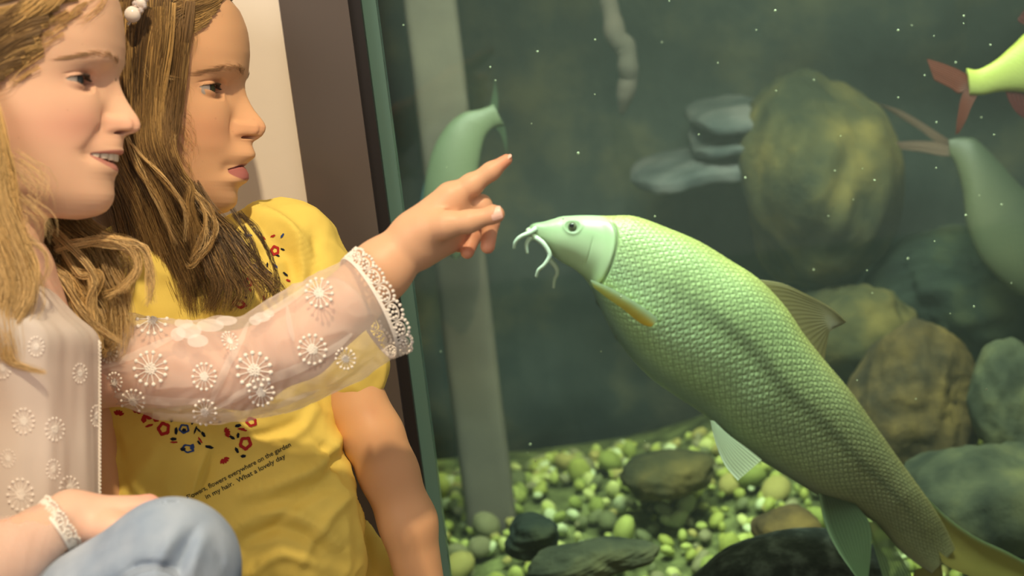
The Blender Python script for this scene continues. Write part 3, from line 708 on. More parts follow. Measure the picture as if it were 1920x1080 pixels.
# embroidered flowers
def flower(tree, px, py, r, owner, sq=1.0, rot=0, n=14, a0=0, a1=2*math.pi, off=.0006, solid=True, g=1.0, mat=None):
    b = MB(); ok = 0
    def pt(rr, a): 
        x, y = rr*math.cos(a)*sq, rr*math.sin(a)
        return drop(tree, px+x*math.cos(rot)-y*math.sin(rot), py+x*math.sin(rot)+y*math.cos(rot), off)
    for i in range(n):
        a = a0+(a1-a0)*i/n+0.04*math.sin(i*5.)
        pp = [pt(r*q, a) for q in (0.30, 0.5, 0.7, 0.88)]
        if any(p is None for p in pp) or max(np.linalg.norm(pp[0]-p) for p in pp) > .02: continue
        b.tubes(np.array(pp), .00046*g*r/33, 5); b.ball(pp[-1]-Fv*.0003*g, .00165*g*r/33, seg=8, ring=6); ok += 1
    if solid:
        for i in range(26):
            a = i*2.39996; pp = pt(r*0.31*math.sqrt((i+.5)/26), a)
            if pp is not None: b.ball(pp, (.0011*g*r/33), seg=6, ring=4); ok += 1
    if ok > 4: return b.build('embroidered_flower', mat or THREAD, owner)
for f in [(285, 599, 32, 1, 0), (599, 550, 30, .92, -.4), (283, 691, 34, 1, 0), (477, 694, 36, .98, -.3), (586, 655, 30, .95, -.4), (384, 706, 27, .9, 0), (205, 660, 22, .8, 0), (432, 640, 20, .7, -.6), (490, 735, 28, .9, -.4), (385, 772, 26, .9, .1), (250, 752, 24, 1, .1), (648, 672, 22, .9, -.5), (215, 716, 20, .8, 0)]:
    flower(slt, f[0], f[1], f[2], sleeve, f[3], f[4])
for f in [(44, 790, 26, .85, 0), (103, 805, 24, .8, 0), (38, 928, 33, .8, 0), (180, 780, 22, .5, 0), (5, 690, 22, .8, 0), (130, 915, 24, .8, 0), (150, 700, 20, .7, 0), (100, 880, 20, .7, 0), (15, 860, 18, .8, 0), (68, 650, 20, .8, 0)]:
    flower(blt, f[0], f[1], f[2], blouse, f[3], f[4], g=.72, off=.0001, mat=SOFTT)
# satin patches on top of the sleeve
def patch(tree, poly_c, rads, owner, name='satin_patch', off=.0009, mat=THREAD):
    b = MB()
    for (cx, cy), (rx, ry) in zip(poly_c, rads):
        rr = np.linspace(0, 1, 7); aa = np.arange(28)*2*math.pi/28; G = np.zeros((7, 28, 3)); bad = False
        for i, q in enumerate(rr):
            for j, a in enumerate(aa):
                p = drop(tree, cx+rx*q*math.cos(a), cy+ry*q*math.sin(a), off)
                if p is None: p = G[i-1, j] if i else None
                if p is None: bad = True; p = np.zeros(3)
                G[i, j] = p
        if not bad: b.grid(G, cv=True)
    if b.n: return b.build(name, mat, owner)
SAT = mat_sheer('satin_thread', 0.5); SAT2 = mat_sheer('doubled_cotton', 0.42)
patch(slt, [(355, 622), (335, 628), (372, 640), (395, 612), (425, 603), (345, 608)], [(24, 14), (14, 12), (20, 12), (26, 12), (20, 9), (18, 10)], sleeve, mat=SAT)
patch(slt, [(492, 596), (480, 602), (505, 590)], [(16, 9), (12, 9), (10, 7)], sleeve, mat=SAT)
# doubled folds of the sheer cloth
def band(tree, line, wd, owner, off=.0012):
    c = crom([(*q_, 0) for q_ in line], 60)[:, :2]; t = np.gradient(c, axis=0); t /= np.linalg.norm(t, axis=1, keepdims=True); nn = np.stack([-t[:, 1], t[:, 0]], 1)
    G = []
    for i in range(60):
        ww = wd*math.sin(math.pi*(i+.5)/60)**.6
        row = [drop(tree, *(c[i]+nn[i]*ww*v), off) for v in np.linspace(-1, 1, 6)]
        if all(r_ is not None for r_ in row): G.append(row)
    if len(G) > 4: 
        b = MB(); b.grid(np.array(G), c=(0.92, 0.87, 0.82)); b.build('sleeve_fold', SAT2, owner)
for ln, wd in [([(392, 775), (402, 740), (425, 690), (452, 640), (468, 605)], 7), ([(385, 775), (440, 745), (500, 712), (560, 690), (630, 650), (660, 625)], 9), ([(190, 690), (240, 672), (290, 650), (330, 632)], 7), ([(190, 735), (260, 745), (330, 752), (400, 748)], 8), ([(200, 760), (300, 778), (400, 782), (500, 765), (600, 728)], 8), ([(470, 602), (510, 585), (550, 560), (590, 530)], 7), ([(540, 575), (545, 610), (552, 640)], 5)]:
    band(slt, ln, wd, sleeve)

# lace cuffs
def lace(Pend, Pprev, owner, wd, scale=1.0, nm=17):
    b = MB(); n = len(Pend); cen = Pend.mean(0)
    per = np.linalg.norm(np.roll(Pend, -1, 0)-Pend, axis=1); L = np.concatenate([[0], np.cumsum(per)]); tot = L[-1]
    dirv = Pend.mean(0)-Pprev.mean(0); dirv /= np.linalg.norm(dirv)
    E = np.vstack([Pend, Pend[:1]])
    def at(s, v, o=0.0):
        s = s % tot; p = np.array([np.interp(s, L, E[:, j]) for j in range(3)]); r = p-cen; r /= np.linalg.norm(r)
        return p+dirv*(v*wd)+r*(.0006+o+.15*v*wd)
    # braid rows
    for v in (-0.02, 0.08):
        S = np.array([at(s_, v) for s_ in np.linspace(0, tot, 160)]); b.tubes(S, .0008*scale, 6)
    for i in range(nm):
        s0 = tot*i/nm; st = tot/nm
        # small rosette
        for j in range(7):
            a = j*2*math.pi/7; b.ball(at(s0+st*.30*math.cos(a), .42+.20*math.sin(a)), .0012*scale, seg=7, ring=5)
        b.ball(at(s0, .42), .0013*scale, seg=7, ring=5)
        S = np.array([at(s0+st*.42*math.cos(a), .45+.30*math.sin(a)) for a in np.linspace(0, 6.283, 16)]); b.tubes(S, .00055*scale, 5)
        # scallop of beads and a tip
        for j in range(6):
            a = math.pi*(j+.5)/6; b.ball(at(s0+st*.5*math.cos(a), .72+.26*math.sin(a), .0002*(j % 2)), .00135*scale, seg=7, ring=5)
        for j in (-.25, .25): b.ball(at(s0+st*j, .13+.0), .0010*scale, seg=6, ring=4)
        S = np.array([at(s0+st*.5, v) for v in (0.08, .3, .55, .8)]); b.tubes(S, .0005*scale, 5)
    return b.build('lace_cuff', THREAD, owner)
lace(P[-1], P[-30], blouse, .0125)
P2 = np.array(P2); lace(P2[-1], P2[-14], blouse, .0105, .95, 13)

# yellow shirt
Y = fld([W(150, 400, 1.45), W(700, 1250, 1.56), W(700, 1250, 1.44), W(200, 560, 1.42)], 0.075, 0.0023)
Y.chain([W(330, 430, 1.478), W(350, 560, 1.482), W(380, 760, 1.488), W(420, 1000, 1.498), W(440, 1250, 1.51)], [.030, .056, .0675, .066, .07], .03)
Y.chain([W(478, 450, 1.505), W(540, 470, 1.53), W(500, 620, 1.50), W(478, 760, 1.495), W(540, 885, 1.49), W(570, 1000, 1.49), W(572, 1200, 1.49)], [.029, .034, .045, .050, .046, .049, .05], .03)
Y.chain([W(300, 470, 1.46), W(235, 520, 1.44), W(265, 700, 1.45), W(290, 850, 1.455), W(280, 1000, 1.46), W(270, 1200, 1.46)], [.03, .036, .046, .044, .045, .05], .03)
Y.chain([lsh+Uv*.008, W(585, 545, 1.53), W(640, 655, 1.52), W(655, 700, 1.515)], [.036, .0375, .0345, .034], .02)
Y.chain([W(600, 900, 1.55), W(690, 1090, 1.56), W(720, 1250, 1.56)], [.02, .028, .03], .02)
V, Qd = nets(Y.f, Y.lo, Y.h)
wv_ = V+0.010*np.stack([vnoise(V, 60, 51, 2), vnoise(V, 60, 52, 2), vnoise(V, 60, 53, 2)], -1)
off = 0.0010*vnoise(V*np.array([1, 1, .6]), 160, 14, 3)-0.0048*np.abs(vnoise(wv_@np.array([[.8, 0, .6], [0, 1, 0], [-.6, 0, .8]])*np.array([.45, 1, 1.3]), 105, 15, 2))+.0015
for ln, wd_, h_ in [([(388, 842), (372, 880), (362, 915), (352, 955)], 9, .0045), ([(404, 848), (388, 890), (376, 930), (372, 960)], 12, -.005),
    ([(628, 775), (640, 820), (600, 870), (530, 905), (450, 930)], 13, .005), ([(650, 830), (620, 890), (550, 930), (480, 955)], 15, -.006),
    ([(455, 378), (520, 410), (570, 455), (606, 520)], 12, .005), ([(448, 400), (505, 440), (545, 490), (560, 545)], 15, -.007), ([(500, 392), (545, 430), (565, 500), (560, 560)], 9, .004), ([(470, 430), (510, 500), (525, 560)], 10, .004), ([(590, 440), (590, 500), (580, 560)], 12, -.005),
    ([(430, 1000), (480, 965), (540, 960), (600, 990), (640, 1030)], 14, .006), ([(440, 1030), (500, 995), (560, 1000), (610, 1040)], 14, -.007), ([(470, 1075), (530, 1040), (600, 1060)], 12, .005),
    ([(560, 790), (500, 815), (440, 826)], 10, -.004), ([(590, 760), (570, 800), (520, 840)], 12, .004), ([(600, 830), (630, 860), (655, 900)], 9, -.006), ([(640, 905), (560, 945), (500, 1000)], 11, -.005), ([(655, 930), (610, 980), (560, 1060)], 11, .005),
    ([(205, 800), (225, 870), (250, 930)], 14, -.004), ([(300, 830), (270, 880), (240, 920)], 16, .003), ([(672, 920), (690, 1000), (700, 1080)], 7, -.006)]:
    off = off+groove(V, ln, wd_, h_)
nrm = np.cross(V[Qd[:, 1]]-V[Qd[:, 0]], V[Qd[:, 2]]-V[Qd[:, 0]]); vn = np.zeros_like(V)
for j in range(4): np.add.at(vn, Qd[:, j], nrm)
vn /= np.linalg.norm(vn, axis=1, keepdims=True)+1e-12
if (vn*(V-V.mean(0))).sum(1).mean() < 0: vn = -vn
V = V+vn*off[:, None]
mb = MB(); mb.add(V, Qd, c=(0.84, 0.66, 0.15)); shirt = mb.build('yellow_shirt', YELLOW, girl2); yt = bvh(shirt)
# printed flowers on the shirt
RED, BLUE, BLK = (0.42, 0.03, 0.03), (0.04, 0.08, 0.26), (0.015, 0.02, 0.035)
def blob(b, cx, cy, rx, ry, rot, col, ring=None, off=.0005):
    aa = np.arange(18)*2*math.pi/18; rr = [ring, 1.0] if ring else [0, .5, 1.0]; G = np.zeros((len(rr), 18, 3))
    for i, q in enumerate(rr):
        for j, a in enumerate(aa):
            w_ = q*(1+.10*math.sin(5*a+cx)); x, y = rx*w_*math.cos(a), ry*w_*math.sin(a)
            p = drop(yt, cx+x*math.cos(rot)-y*math.sin(rot), cy+x*math.sin(rot)+y*math.cos(rot), off)
            if p is None: return
            G[i, j] = p
    b.grid(G, cv=True, c=col)
pb = MB()
def leafs(x, y, col, n=5, r=9, rot=0.0, sp=1.8):
    for i in range(n):
        a = rot-sp/2+sp*i/(n-1)-math.pi/2; blob(pb, x+r*.8*math.cos(a), y+r*.8*math.sin(a), r*.55, 2.3, a, col)
for x, y, rot in ((222, 780, .2), (420, 812, 1.3), (418, 858, 2.6), (256, 776, .3)): leafs(x, y, RED, 5, 9, rot)
blob(pb, 278, 780, 10, 6, .4, RED); blob(pb, 292, 784, 8, 6, 1, RED); blob(pb, 280, 798, 8, 2.4, -.3, RED); blob(pb, 270, 786, 5, 7, .1, RED)
for x, y, rx, ry in ((307, 804, 12, 13), (471, 791, 11, 9), (460, 831, 12, 13)): blob(pb, x, y, rx, ry, .2, RED, .5)
blob(pb, 345, 804, 10, 9, 0, BLUE, .62); blob(pb, 345, 807, 4, 4, 0, BLK); blob(pb, 352, 841, 12, 8, .2, BLUE, .62); blob(pb, 343, 842, 5, 3.6, 0, BLK); blob(pb, 360, 838, 4, 6, .2, BLUE)
for x, y, rx, ry, rot in ((330, 808, 7, 3, 1.6), (325, 823, 6, 3, 0), (392, 838, 8, 3, .2), (381, 814, 6, 3, 1), (366, 806, 8, 1.6, 1.9), (361, 792, 5, 2, 1.9), (372, 806, 6, 1.6, .8), (373, 830, 5, 2, .9), (322, 788, 4, 2.4, 2), (446, 798, 6, 3, -.2), (435, 820, 6, 2.8, .6), (446, 816, 5, 2.6, 1.7), (444, 844, 6, 2.8, 1.1), (456, 855, 5, 3, -.1), (391, 791, 3, 2, 0), (412, 791, 3, 2, 0), (320, 832, 0, 0, 0)):
    if rx: blob(pb, x, y, rx, ry, rot, BLK)
for x, y, rot in ((326, 829, 0), (375, 825, 1), (456, 806, .2), (452, 804, 0)): blob(pb, x, y, 7, 1.8, rot, RED)
for x, y, rx, ry in ((515, 470, 9, 10), (465, 530, 9, 9), (448, 570, 14, 8)): blob(pb, x, y, rx, ry, .3, RED, .45)
for i in range(26):
    x = 455+rng.random()*85; y = 440+rng.random()*130
    if (x-455)*1.2+440 > y-120: blob(pb, x, y, 4+2*rng.random(), 2, rng.random()*3, [RED, BLK, BLUE][i % 3])
pb.build('printed_flowers', PRINT, shirt)
def text_on(tree, s_, x0, y0, x1, y1, size, owner, mat):
    cu = bpy.data.curves.new('lettering', 'FONT'); cu.body = s_; cu.size = 1; cu.resolution_u = 3; cu.shear = 0.05; cu.offset = 0.012
    o = bpy.data.objects.new('lettering', cu); COL.objects.link(o); dg = bpy.context.evaluated_depsgraph_get(); dg.update()
    me = bpy.data.meshes.new_from_object(o.evaluated_get(dg)); bpy.data.objects.remove(o)
    v = np.zeros(len(me.vertices)*3); me.vertices.foreach_get('co', v); v = v.reshape(-1, 3); wd = v[:, 0].max()
    L = math.hypot(x1-x0, y1-y0); ux, uy = (x1-x0)/L, (y1-y0)/L
    t = v[:, 0]/wd*L; h_ = v[:, 1]*size; bow = -5*np.sin(np.pi*t/L)
    X = x0+ux*t+uy*h_; Yy = y0+uy*t-ux*h_-bow*0
    ve = [drop(tree, a, b_, .00045) for a, b_ in zip(X, Yy)]
    nm = bpy.data.meshes.new('lettering'); org = np.array(owner['_w'])
    nm.from_pydata([tuple((p if p is not None else W(x0, y0, 1.42))-org) for p in ve], [], [tuple(p.vertices) for p in me.polygons])
    nm.materials.append(mat); oo = bpy.data.objects.new('lettering', nm); COL.objects.link(oo); oo.parent = owner; bpy.data.meshes.remove(me)
INK = mat_plain('print_ink', (0.05, 0.05, 0.03), 0.9)
text_on(yt, 'Flowers, flowers everywhere on the garden', 352, 937, 546, 836, 12.5, shirt, INK)
text_on(yt, 'in my hair.  What a lovely day', 387, 936, 536, 858, 12.5, shirt, INK)

# ------------------------------------------------------------------ hair
def near(h, x, y): return -side_l(h, np.asarray(x, float), np.asarray(y, float))
def lock(b, fr, P, n, r0, r1, col, h=None, curl=0, freq=2.0, rad=.00030, K=34, frizz=1.3, off=-5, flat=1.0, lenv=.25, tip=None):
    """a lock of n single hairs along the control points P (x, y, z or None for lying on the head)"""
    Q_ = []
    for p in P:
        z = p[2] if len(p) > 2 and p[2] is not None else -150.0; d = fr.s*FPX
        for it in range(4):
            g = (d+z*fr.s)/d; xl, yl = 960+(p[0]-960)*g, 540+(p[1]-540)*g
            if len(p) > 2 and p[2] is not None: break
            z = float(near(h, xl, yl))+off
        Q_.append((xl, yl, z))
    n = int(n*1.5)+1; rad = rad*.78
    C = crom(Q_, K); T = np.gradient(C, axis=0); T /= np.linalg.norm(T, axis=1, keepdims=True)+1e-9
    A = np.cross(T, [0, 0, 1.0]); A /= np.linalg.norm(A, axis=1, keepdims=True)+1e-9; B_ = np.cross(T, A)
    t = np.linspace(0, 1, K)
    rr = np.sqrt(rng.random(n)); ph = rng.random(n)*2*math.pi
    prof = (r0+(r1-r0)*t)[None]*(1+0.25*np.sin(t*6+rng.random()*6))[None]
    a = rr[:, None]*np.cos(ph)[:, None]*prof; c = rr[:, None]*np.sin(ph)[:, None]*prof*flat
    p0 = rng.random()*6.28
    if curl:
        am = curl*sm(0.05, 0.6, t)[None]; w_ = freq*2*math.pi*t[None]+p0+rng.normal(size=(n, 1))*0.8
        a = a+am*np.sin(w_); c = c+am*np.cos(w_)*0.8
    f1 = rng.random((n, 1))*6.28; f2 = 2+5*rng.random((n, 1))
    a = a+frizz*np.sin(f2*t*3+f1)*rng.normal(size=(n, 1))*(0.3+t); c = c+frizz*np.cos(f2*t*2.6+f1)*rng.normal(size=(n, 1))*(0.3+t)*.6
    S = C[None]+a[..., None]*A[None]+c[..., None]*B_[None]
    # vary lengths by resampling
    le = 1-lenv*rng.random(n)**2; ti = t[None]*le[:, None]*(K-1); i0 = np.clip(ti.astype(int), 0, K-2); fz = (ti-i0)[..., None]
    ar = np.arange(n)[:, None]; S = S[ar, i0]*(1-fz)+S[ar, i0+1]*fz
    rd = rad*(0.7+0.6*rng.random((n, 1)))*(1-0.75*t[None]**3)
    cc = np.array(col)[None, None]*(0.45+1.05*rng.random((n, 1, 1)))
    if tip is not None: cc = cc*(1-t[None, :, None])+np.array(tip)[None, None]*(0.75+0.5*rng.random((n, 1, 1)))*t[None, :, None]
    b.tubes(fr(S[..., 0], S[..., 1], S[..., 2]), rd, 3, c=np.broadcast_to(cc, S.shape))
GOLD, DGOLD, BROWN, DARK, PALE = (0.62, 0.40, 0.15), (0.40, 0.25, 0.09), (0.25, 0.15, 0.06), (0.10, 0.062, 0.028), (0.70, 0.49, 0.22)
# girl in white: hair combed back over the temple
b = MB()
for i, (x, y) in enumerate([(196, -40), (178, -30), (160, -22), (140, -12), (122, 0), (108, 14), (94, 30), (84, 46), (76, 62), (66, 80), (56, 97), (44, 112), (30, 126), (14, 140)]):
    for k in range(3):
        xx, yy = x+rng.normal()*4-4*k, y+rng.normal()*3-2*k
        P_ = [(xx, yy, None), (xx-34, yy+4+i*.6, None), (xx-80, yy+24+i, None), (xx-130, yy+58, None), (-150, yy+120, None), (-160, yy+230, None)]
        lock(b, F1, P_, 75, 9, 22, [DGOLD, GOLD, BROWN][k] if i > 2 else GOLD, h=H1, off=-4-3*k, frizz=1.0, flat=.35, rad=.00026)
for i in range(30):      # rows above and behind, closing the crown
    x = 150-14*i+rng.normal()*6; y = -72+1.4*i+0.012*(x-60)**2*.2+rng.normal()*6
    lock(b, F1, [(x, y, None), (x-50, y+10, None), (x-100, y+34, None), (-150+i*-1, y+80, None)], 70, 12, 20, [GOLD, DGOLD][i % 2], h=H1, off=-6, flat=.4)
for i in range(22):      # short loose hairs along the hairline
    x, y = [(185, -5), (150, 12), (128, 22), (105, 38), (92, 60), (80, 85), (66, 108), (46, 128)][i % 8]
    x += rng.normal()*9; y += rng.normal()*8
    lock(b, F1, [(x+14, y-2, None), (x-6, y+10, None), (x-26, y+24+rng.normal()*8, None), (x-54, y+30+rng.normal()*12, None)], 9, 5, 9, GOLD, h=H1, off=-2, frizz=.8, rad=.00014)
# tresses falling in front of the near shoulder
NS = -178
for i in range(15):
    x0 = -66+7*i*.72; j = rng.normal()
    lock(b, F1, [(x0-40, 130, NS+20), (x0-10, 215, NS), (x0+4, 290, NS-6), (x0+14+4*j, 370, NS-6), (x0+30+9*j, 450, NS-8), (x0+38+14*j, 530, NS-12), (x0+22+9*j, 610, NS-16), (x0+20+12*j, 680, NS-16)], 62, 14, 10, GOLD if i % 3 else DGOLD, curl=8+4*rng.random(), freq=2.2, frizz=2.5, tip=PALE)
for i in range(6):
    j = rng.normal()*6
    lock(b, F1, [(12+j, 400, NS-10), (40+j, 450, NS-12), (62+j, 500, NS-14), (52+j, 560, NS-18), (20+j, 620, NS-20), (14+j, 670, NS-20), (48+j, 690, NS-20), (88, 699, NS-20)], 16, 5, 3, PALE, frizz=2, rad=.00024)
for P_ in [[(20, 430, NS), (60, 447, NS-4), (88, 478, NS-6), (88, 512, NS-6), (66, 545, NS-4), (40, 540, NS-2)], [(10, 446, NS), (52, 452, NS-4), (80, 470, NS-6), (92, 500, NS-6), (84, 528, NS-6)], [(30, 420, NS), (50, 470, NS-4), (78, 520, NS-6), (82, 570, NS-6), (66, 606, NS-4)]]:
    lock(b, F1, P_, 9, 4, 4, PALE, frizz=3, rad=.00018)
for i in range(40):      # flyaways
    x, y = 20+rng.random()*60, 290+rng.random()*150; a = rng.normal()*.8
    lock(b, F1, [(x-30, y-20, NS+10), (x, y, NS), (x+24*math.cos(a), y+24+14*math.sin(a), NS-3), (x+30*math.cos(a*2), y+60, NS-3)], 2, 3, 5, PALE, frizz=2, rad=.00012)
# hair on the far side, falling over the far shoulder
for i in range(26):
    f = i/25; j = rng.normal(); x0 = 22+f*128; z0 = 70+30*f
    lock(b, F1, [(x0-70, 250, 150), (x0-30, 350, 120), (x0+8, 415, z0), (x0+26+6*j+30*f, 470, z0-8), (x0+20+10*j+40*f, 530, z0-20), (x0+36+12*j+20*f, 590, z0-30), (x0+42+14*j-10*f, 640+10*j, z0-40), (x0+58+10*j-30*f, 690-40*f, z0-46)], 60, 20, 13, [BROWN, DGOLD, DARK][i % 3], curl=11+6*rng.random(), freq=2.0+rng.random(), frizz=2.6, tip=[GOLD, PALE, DGOLD][i % 3], rad=.00030)
for P_ in [[(105, 470, 60), (150, 455, 50), (205, 452, 44), (250, 470, 44), (255, 510, 44), (225, 545, 44), (190, 560, 44)], [(190, 440, 50), (235, 448, 40), (272, 470, 40), (284, 520, 40), (282, 570, 40)], [(95, 500, 50), (125, 530, 44), (150, 580, 36), (190, 620, 30), (230, 640, 30)], [(110, 440, 60), (150, 500, 44), (180, 520, 40), (165, 580, 34), (180, 640, 30), (150, 650, 30), (80, 648, 20)]]:
    for k in range(3): lock(b, F1, [(p[0]+rng.normal()*6, p[1]+rng.normal()*6, p[2]-k*6) for p in P_], 26, 8, 5, PALE if k else GOLD, frizz=2.5, rad=.00024)
hair1 = b.build('hair', HAIR, girl1)

# girl in yellow
b = MB()
for i in range(34):      # over the crown to the clip and down
    f = i/33; x0 = 434-f*150; y0 = -46+((x0-340)/95)**2*30+rng.normal()*4
    lock(b, F2, [(x0, y0, None), (x0-30, y0+14+10*f, None), (x0-80, y0+34, None), (x0-130, y0+70, None), (x0-170, y0+130, None)], 90, 10, 18, [DGOLD, BROWN, GOLD][i % 3], h=H2, off=-4, flat=.4, frizz=2.2)
for i in range(16):      # swept from the forehead
    f = i/15; x0 = 425-f*42; y0 = -8+f*62
    lock(b, F2, [(x0, y0-8, None), (x0-24, y0+4, None), (x0-60, y0+12, None), (x0-110, y0+14, None), (x0-160, y0+50, None)], 46, 6, 15, [DGOLD, GOLD][i % 2], h=H2, off=-3, flat=.4, frizz=3, rad=.00022)
for i in range(40):      # down the side of the head
    f = rng.random(); x0 = 196+f*142; j = rng.normal()
    top = -10+rng.random()*50
    P_ = [(x0+26*(f-.3), top, None), (x0+14*(f-.3)+5*j, 70, None), (x0-6+6*j, 165, None), (x0-4+8*j-14*f, 270, -150), (x0+14+8*j-10*f, 350, -140), (x0+24+10*j, 430, -110), (x0+20+16*j+30*f, 510, -92), (x0+24+22*j+40*f, 585+10*j, -84)]
    lock(b, F2, P_, 85, 13, 17, [BROWN, DGOLD, BROWN, DARK, GOLD][i % 5], h=H2, off=-8-8*rng.random(), curl=5+5*rng.random(), freq=2.6, frizz=2.2, flat=.5, tip=[DARK, DGOLD, BROWN][i % 3])
for i in range(9):       # lock along the cheek
    j = rng.normal()*4
    lock(b, F2, [(345+j, 80, None), (338+j, 150, None), (326+j, 215, None), (318+j, 270, -150), (334+j, 320, -146), (356+j*.5, 352, -142), (352+j, 385, -138), (364+j, 430, -120), (372+j*2, 480, -110)], 34, 7, 9, [GOLD, DGOLD, BROWN][i % 3], h=H2, off=-12, frizz=1.8, rad=.00024)
for i in range(18):      # hair behind the chin, over the shirt front
    f = i/17; j = rng.normal()
    lock(b, F2, [(300+f*60, 330, -70), (350+f*50, 395, -84), (375+70*f+5*j, 440, -110), (392+95*f+8*j, 500, -122), (395+132*f+6*j, 545, -122), (372+150*f+12*j, 590-18*f, -118)], 38 if f < .5 else 20, 17-6*f, 8-4*f, [DARK, BROWN, DARK, DGOLD][i % 4], curl=5, freq=1.4, frizz=2.4, rad=.00026)
for P_ in [[(366, 360, -140), (392, 388, -140), (402, 425, -140), (396, 465, -138), (368, 494, -136), (345, 500, -134)], [(358, 350, -140), (384, 400, -140), (380, 450, -138), (360, 490, -136)], [(240, 262, -165), (275, 300, -165), (310, 345, -160), (345, 400, -150), (352, 450, -140)], [(232, 240, -165), (262, 312, -165), (300, 380, -160), (330, 460, -150)], [(448, 396, -110), (480, 430, -130), (505, 480, -130), (522, 530, -128), (515, 565, -126)], [(436, 398, -110), (470, 450, -130), (500, 520, -130), (524, 572, -128)], [(250, 90, None), (262, 120, None), (290, 138, None), (345, 145, None)]]:
    for k in range(2): lock(b, F2, [(p[0]+rng.normal()*3, p[1]+rng.normal()*3, p[2]) for p in P_], 12, 4, 4, [PALE, DGOLD][k] if P_[0][0] < 430 else DARK, h=H2, off=-16, frizz=2, rad=.00020)
for i in range(40):
    x, y = 330+rng.random()*30, 0+rng.random()*330; a = rng.normal()
    lock(b, F2, [(x-14, y-20, None), (x, y, None), (x+12+6*a, y+22, None), (x+6+10*a, y+50, None)], 2, 3, 4, GOLD, h=H2, off=-5, frizz=1.5, rad=.00011)
hair2 = b.build('hair', HAIR, girl2)

# pearl hair clip
KX = 1-215*F2.s/1.46
def FC(x, y, z): return F2(960+(np.asarray(x)-960)*KX, 540+(np.asarray(y)-540)*KX, z)
clip = thing('hair_clip', FC(252, 18, float(near(H2, 282, 40))-62), 'pearl hair clip in the brown hair of the girl in yellow', 'hair clip')
zc = float(near(H2, 282, 40))-52
for nm, x, y, r in (('pearl', 246, 25, 14.5), ('pearl', 262, 3, 10)):
    q = MB(); q.ball(FC(x, y, zc), r*F2.s, seg=40, ring=28); q.build(nm, PEARL, clip)
cm, nt, bb = new_mat('crystal'); bb.inputs['Base Color'].default_value = (0.8, 0.72, 0.70, 1); bb.inputs['Roughness'].default_value = 0.08; bb.inputs['Metallic'].default_value = 0.5
for x, y, r in ((262, 18, 6), (268, 10, 6), (252, 6, 6.5), (258, -6, 7), (272, -4, 6)):
    q = MB(); q.ball(FC(x, y, zc-3), r*F2.s, seg=8, ring=5); q.build('crystal_bead', cm, clip, smooth=False)
q = MB(); S = np.array([FC(x, y, zc+8) for x, y in ((236, 44), (246, 28), (258, 10), (268, -16))]); q.tubes(S, .0016, 8); q.build('clip_bar', mat_plain('clip_metal', (.5, .45, .4), .3, metallic=1), clip)

# ------------------------------------------------------------------ the big barbel
FF = Frame(1350, 680, 1.80)
stn = [((990, 428), (993, 439)), ((1000, 419.5), (1001, 447)), ((1019, 416), (1016, 462)), ((1037, 411), (1032, 476)), ((1056, 406), (1050, 490)), ((1095, 404), (1078, 506)), ((1140, 405), (1102, 530)), ((1190, 406), (1120, 566)), ((1253, 428), (1143, 612)), ((1312, 453), (1174, 660)), ((1372, 489), (1217, 706)), ((1424, 523), (1266, 742)), ((1475, 575), (1324, 781)), ((1515, 632), (1374, 833)), ((1556, 681), (1432, 868)), ((1603, 735), (1490, 903)), ((1657, 808), (1546, 936)), ((1705, 873), (1612, 962)), ((1751, 934), (1662, 996)), ((1782, 978), (1700, 1038)), ((1802, 1012), (1738, 1070)), ((1818, 1045), (1772, 1092))]
tops = np.array([a for a, _ in stn], float); bots = np.array([b_ for _, b_ in stn], float)
NF = 900; T_ = crom(np.hstack([tops, 0*tops[:, :1]]), NF)[:, :2]; B_ = crom(np.hstack([bots, 0*bots[:, :1]]), NF)[:, :2]
mid = (T_+B_)/2; half = (T_-B_)/2; hl = np.linalg.norm(half, axis=1)
s_ = np.concatenate([[0], np.cumsum(np.linalg.norm(np.diff(mid, axis=0), axis=1))]); tot = s_[-1]
thick = hl*np.interp(s_/tot, [0, .04, .12, .3, .6, .85, 1], [.9, .85, .72, .66, .60, .46, .10])
zf = np.interp(s_/tot, [0, .2, .5, .8, 1], [-10, 0, 25, 70, 105]); zf = np.convolve(np.pad(zf, 60, 'edge'), np.ones(121)/121, 'valid')
MF = 420
ph = np.linspace(0, 2*math.pi, MF, endpoint=False)          # 0 back, pi/2 near side, pi belly
def fish_pt(i, phi, off=0.0):
    """i float station index, phi angle; photo-pixel coordinates"""
    i0 = np.clip(np.asarray(i, float), 0, NF-1.001); k = i0.astype(int); f = (i0-k)
    g = lambda a: a[k]*(1-f)[..., None]+a[k+1]*f[..., None] if a.ndim == 2 else a[k]*(1-f)+a[k+1]*f
    m_, h_, t_ = g(mid), g(half), g(thick); z_ = g(zf); hl_ = g(hl)
    c, s = np.cos(phi), np.sin(phi)
    cc = np.sign(c)*np.abs(c)**.95; ss = np.sign(s)*np.abs(s)**.92
    xy = m_+h_*(cc*(1+off/np.maximum(hl_, 1)))[..., None]
    return np.concatenate([xy, (z_-(t_+off)*ss)[..., None]], -1)
I, PH = np.meshgrid(np.arange(NF, dtype=float), ph, indexing='ij')
SS = s_[:, None]+0*PH
per = (hl+thick)/2*1.02
v_ = np.minimum(PH, 2*math.pi-PH)*0+np.where(PH < math.pi, PH, 2*math.pi-PH)    # 0 back .. pi belly, both sides
near_side = PH < math.pi
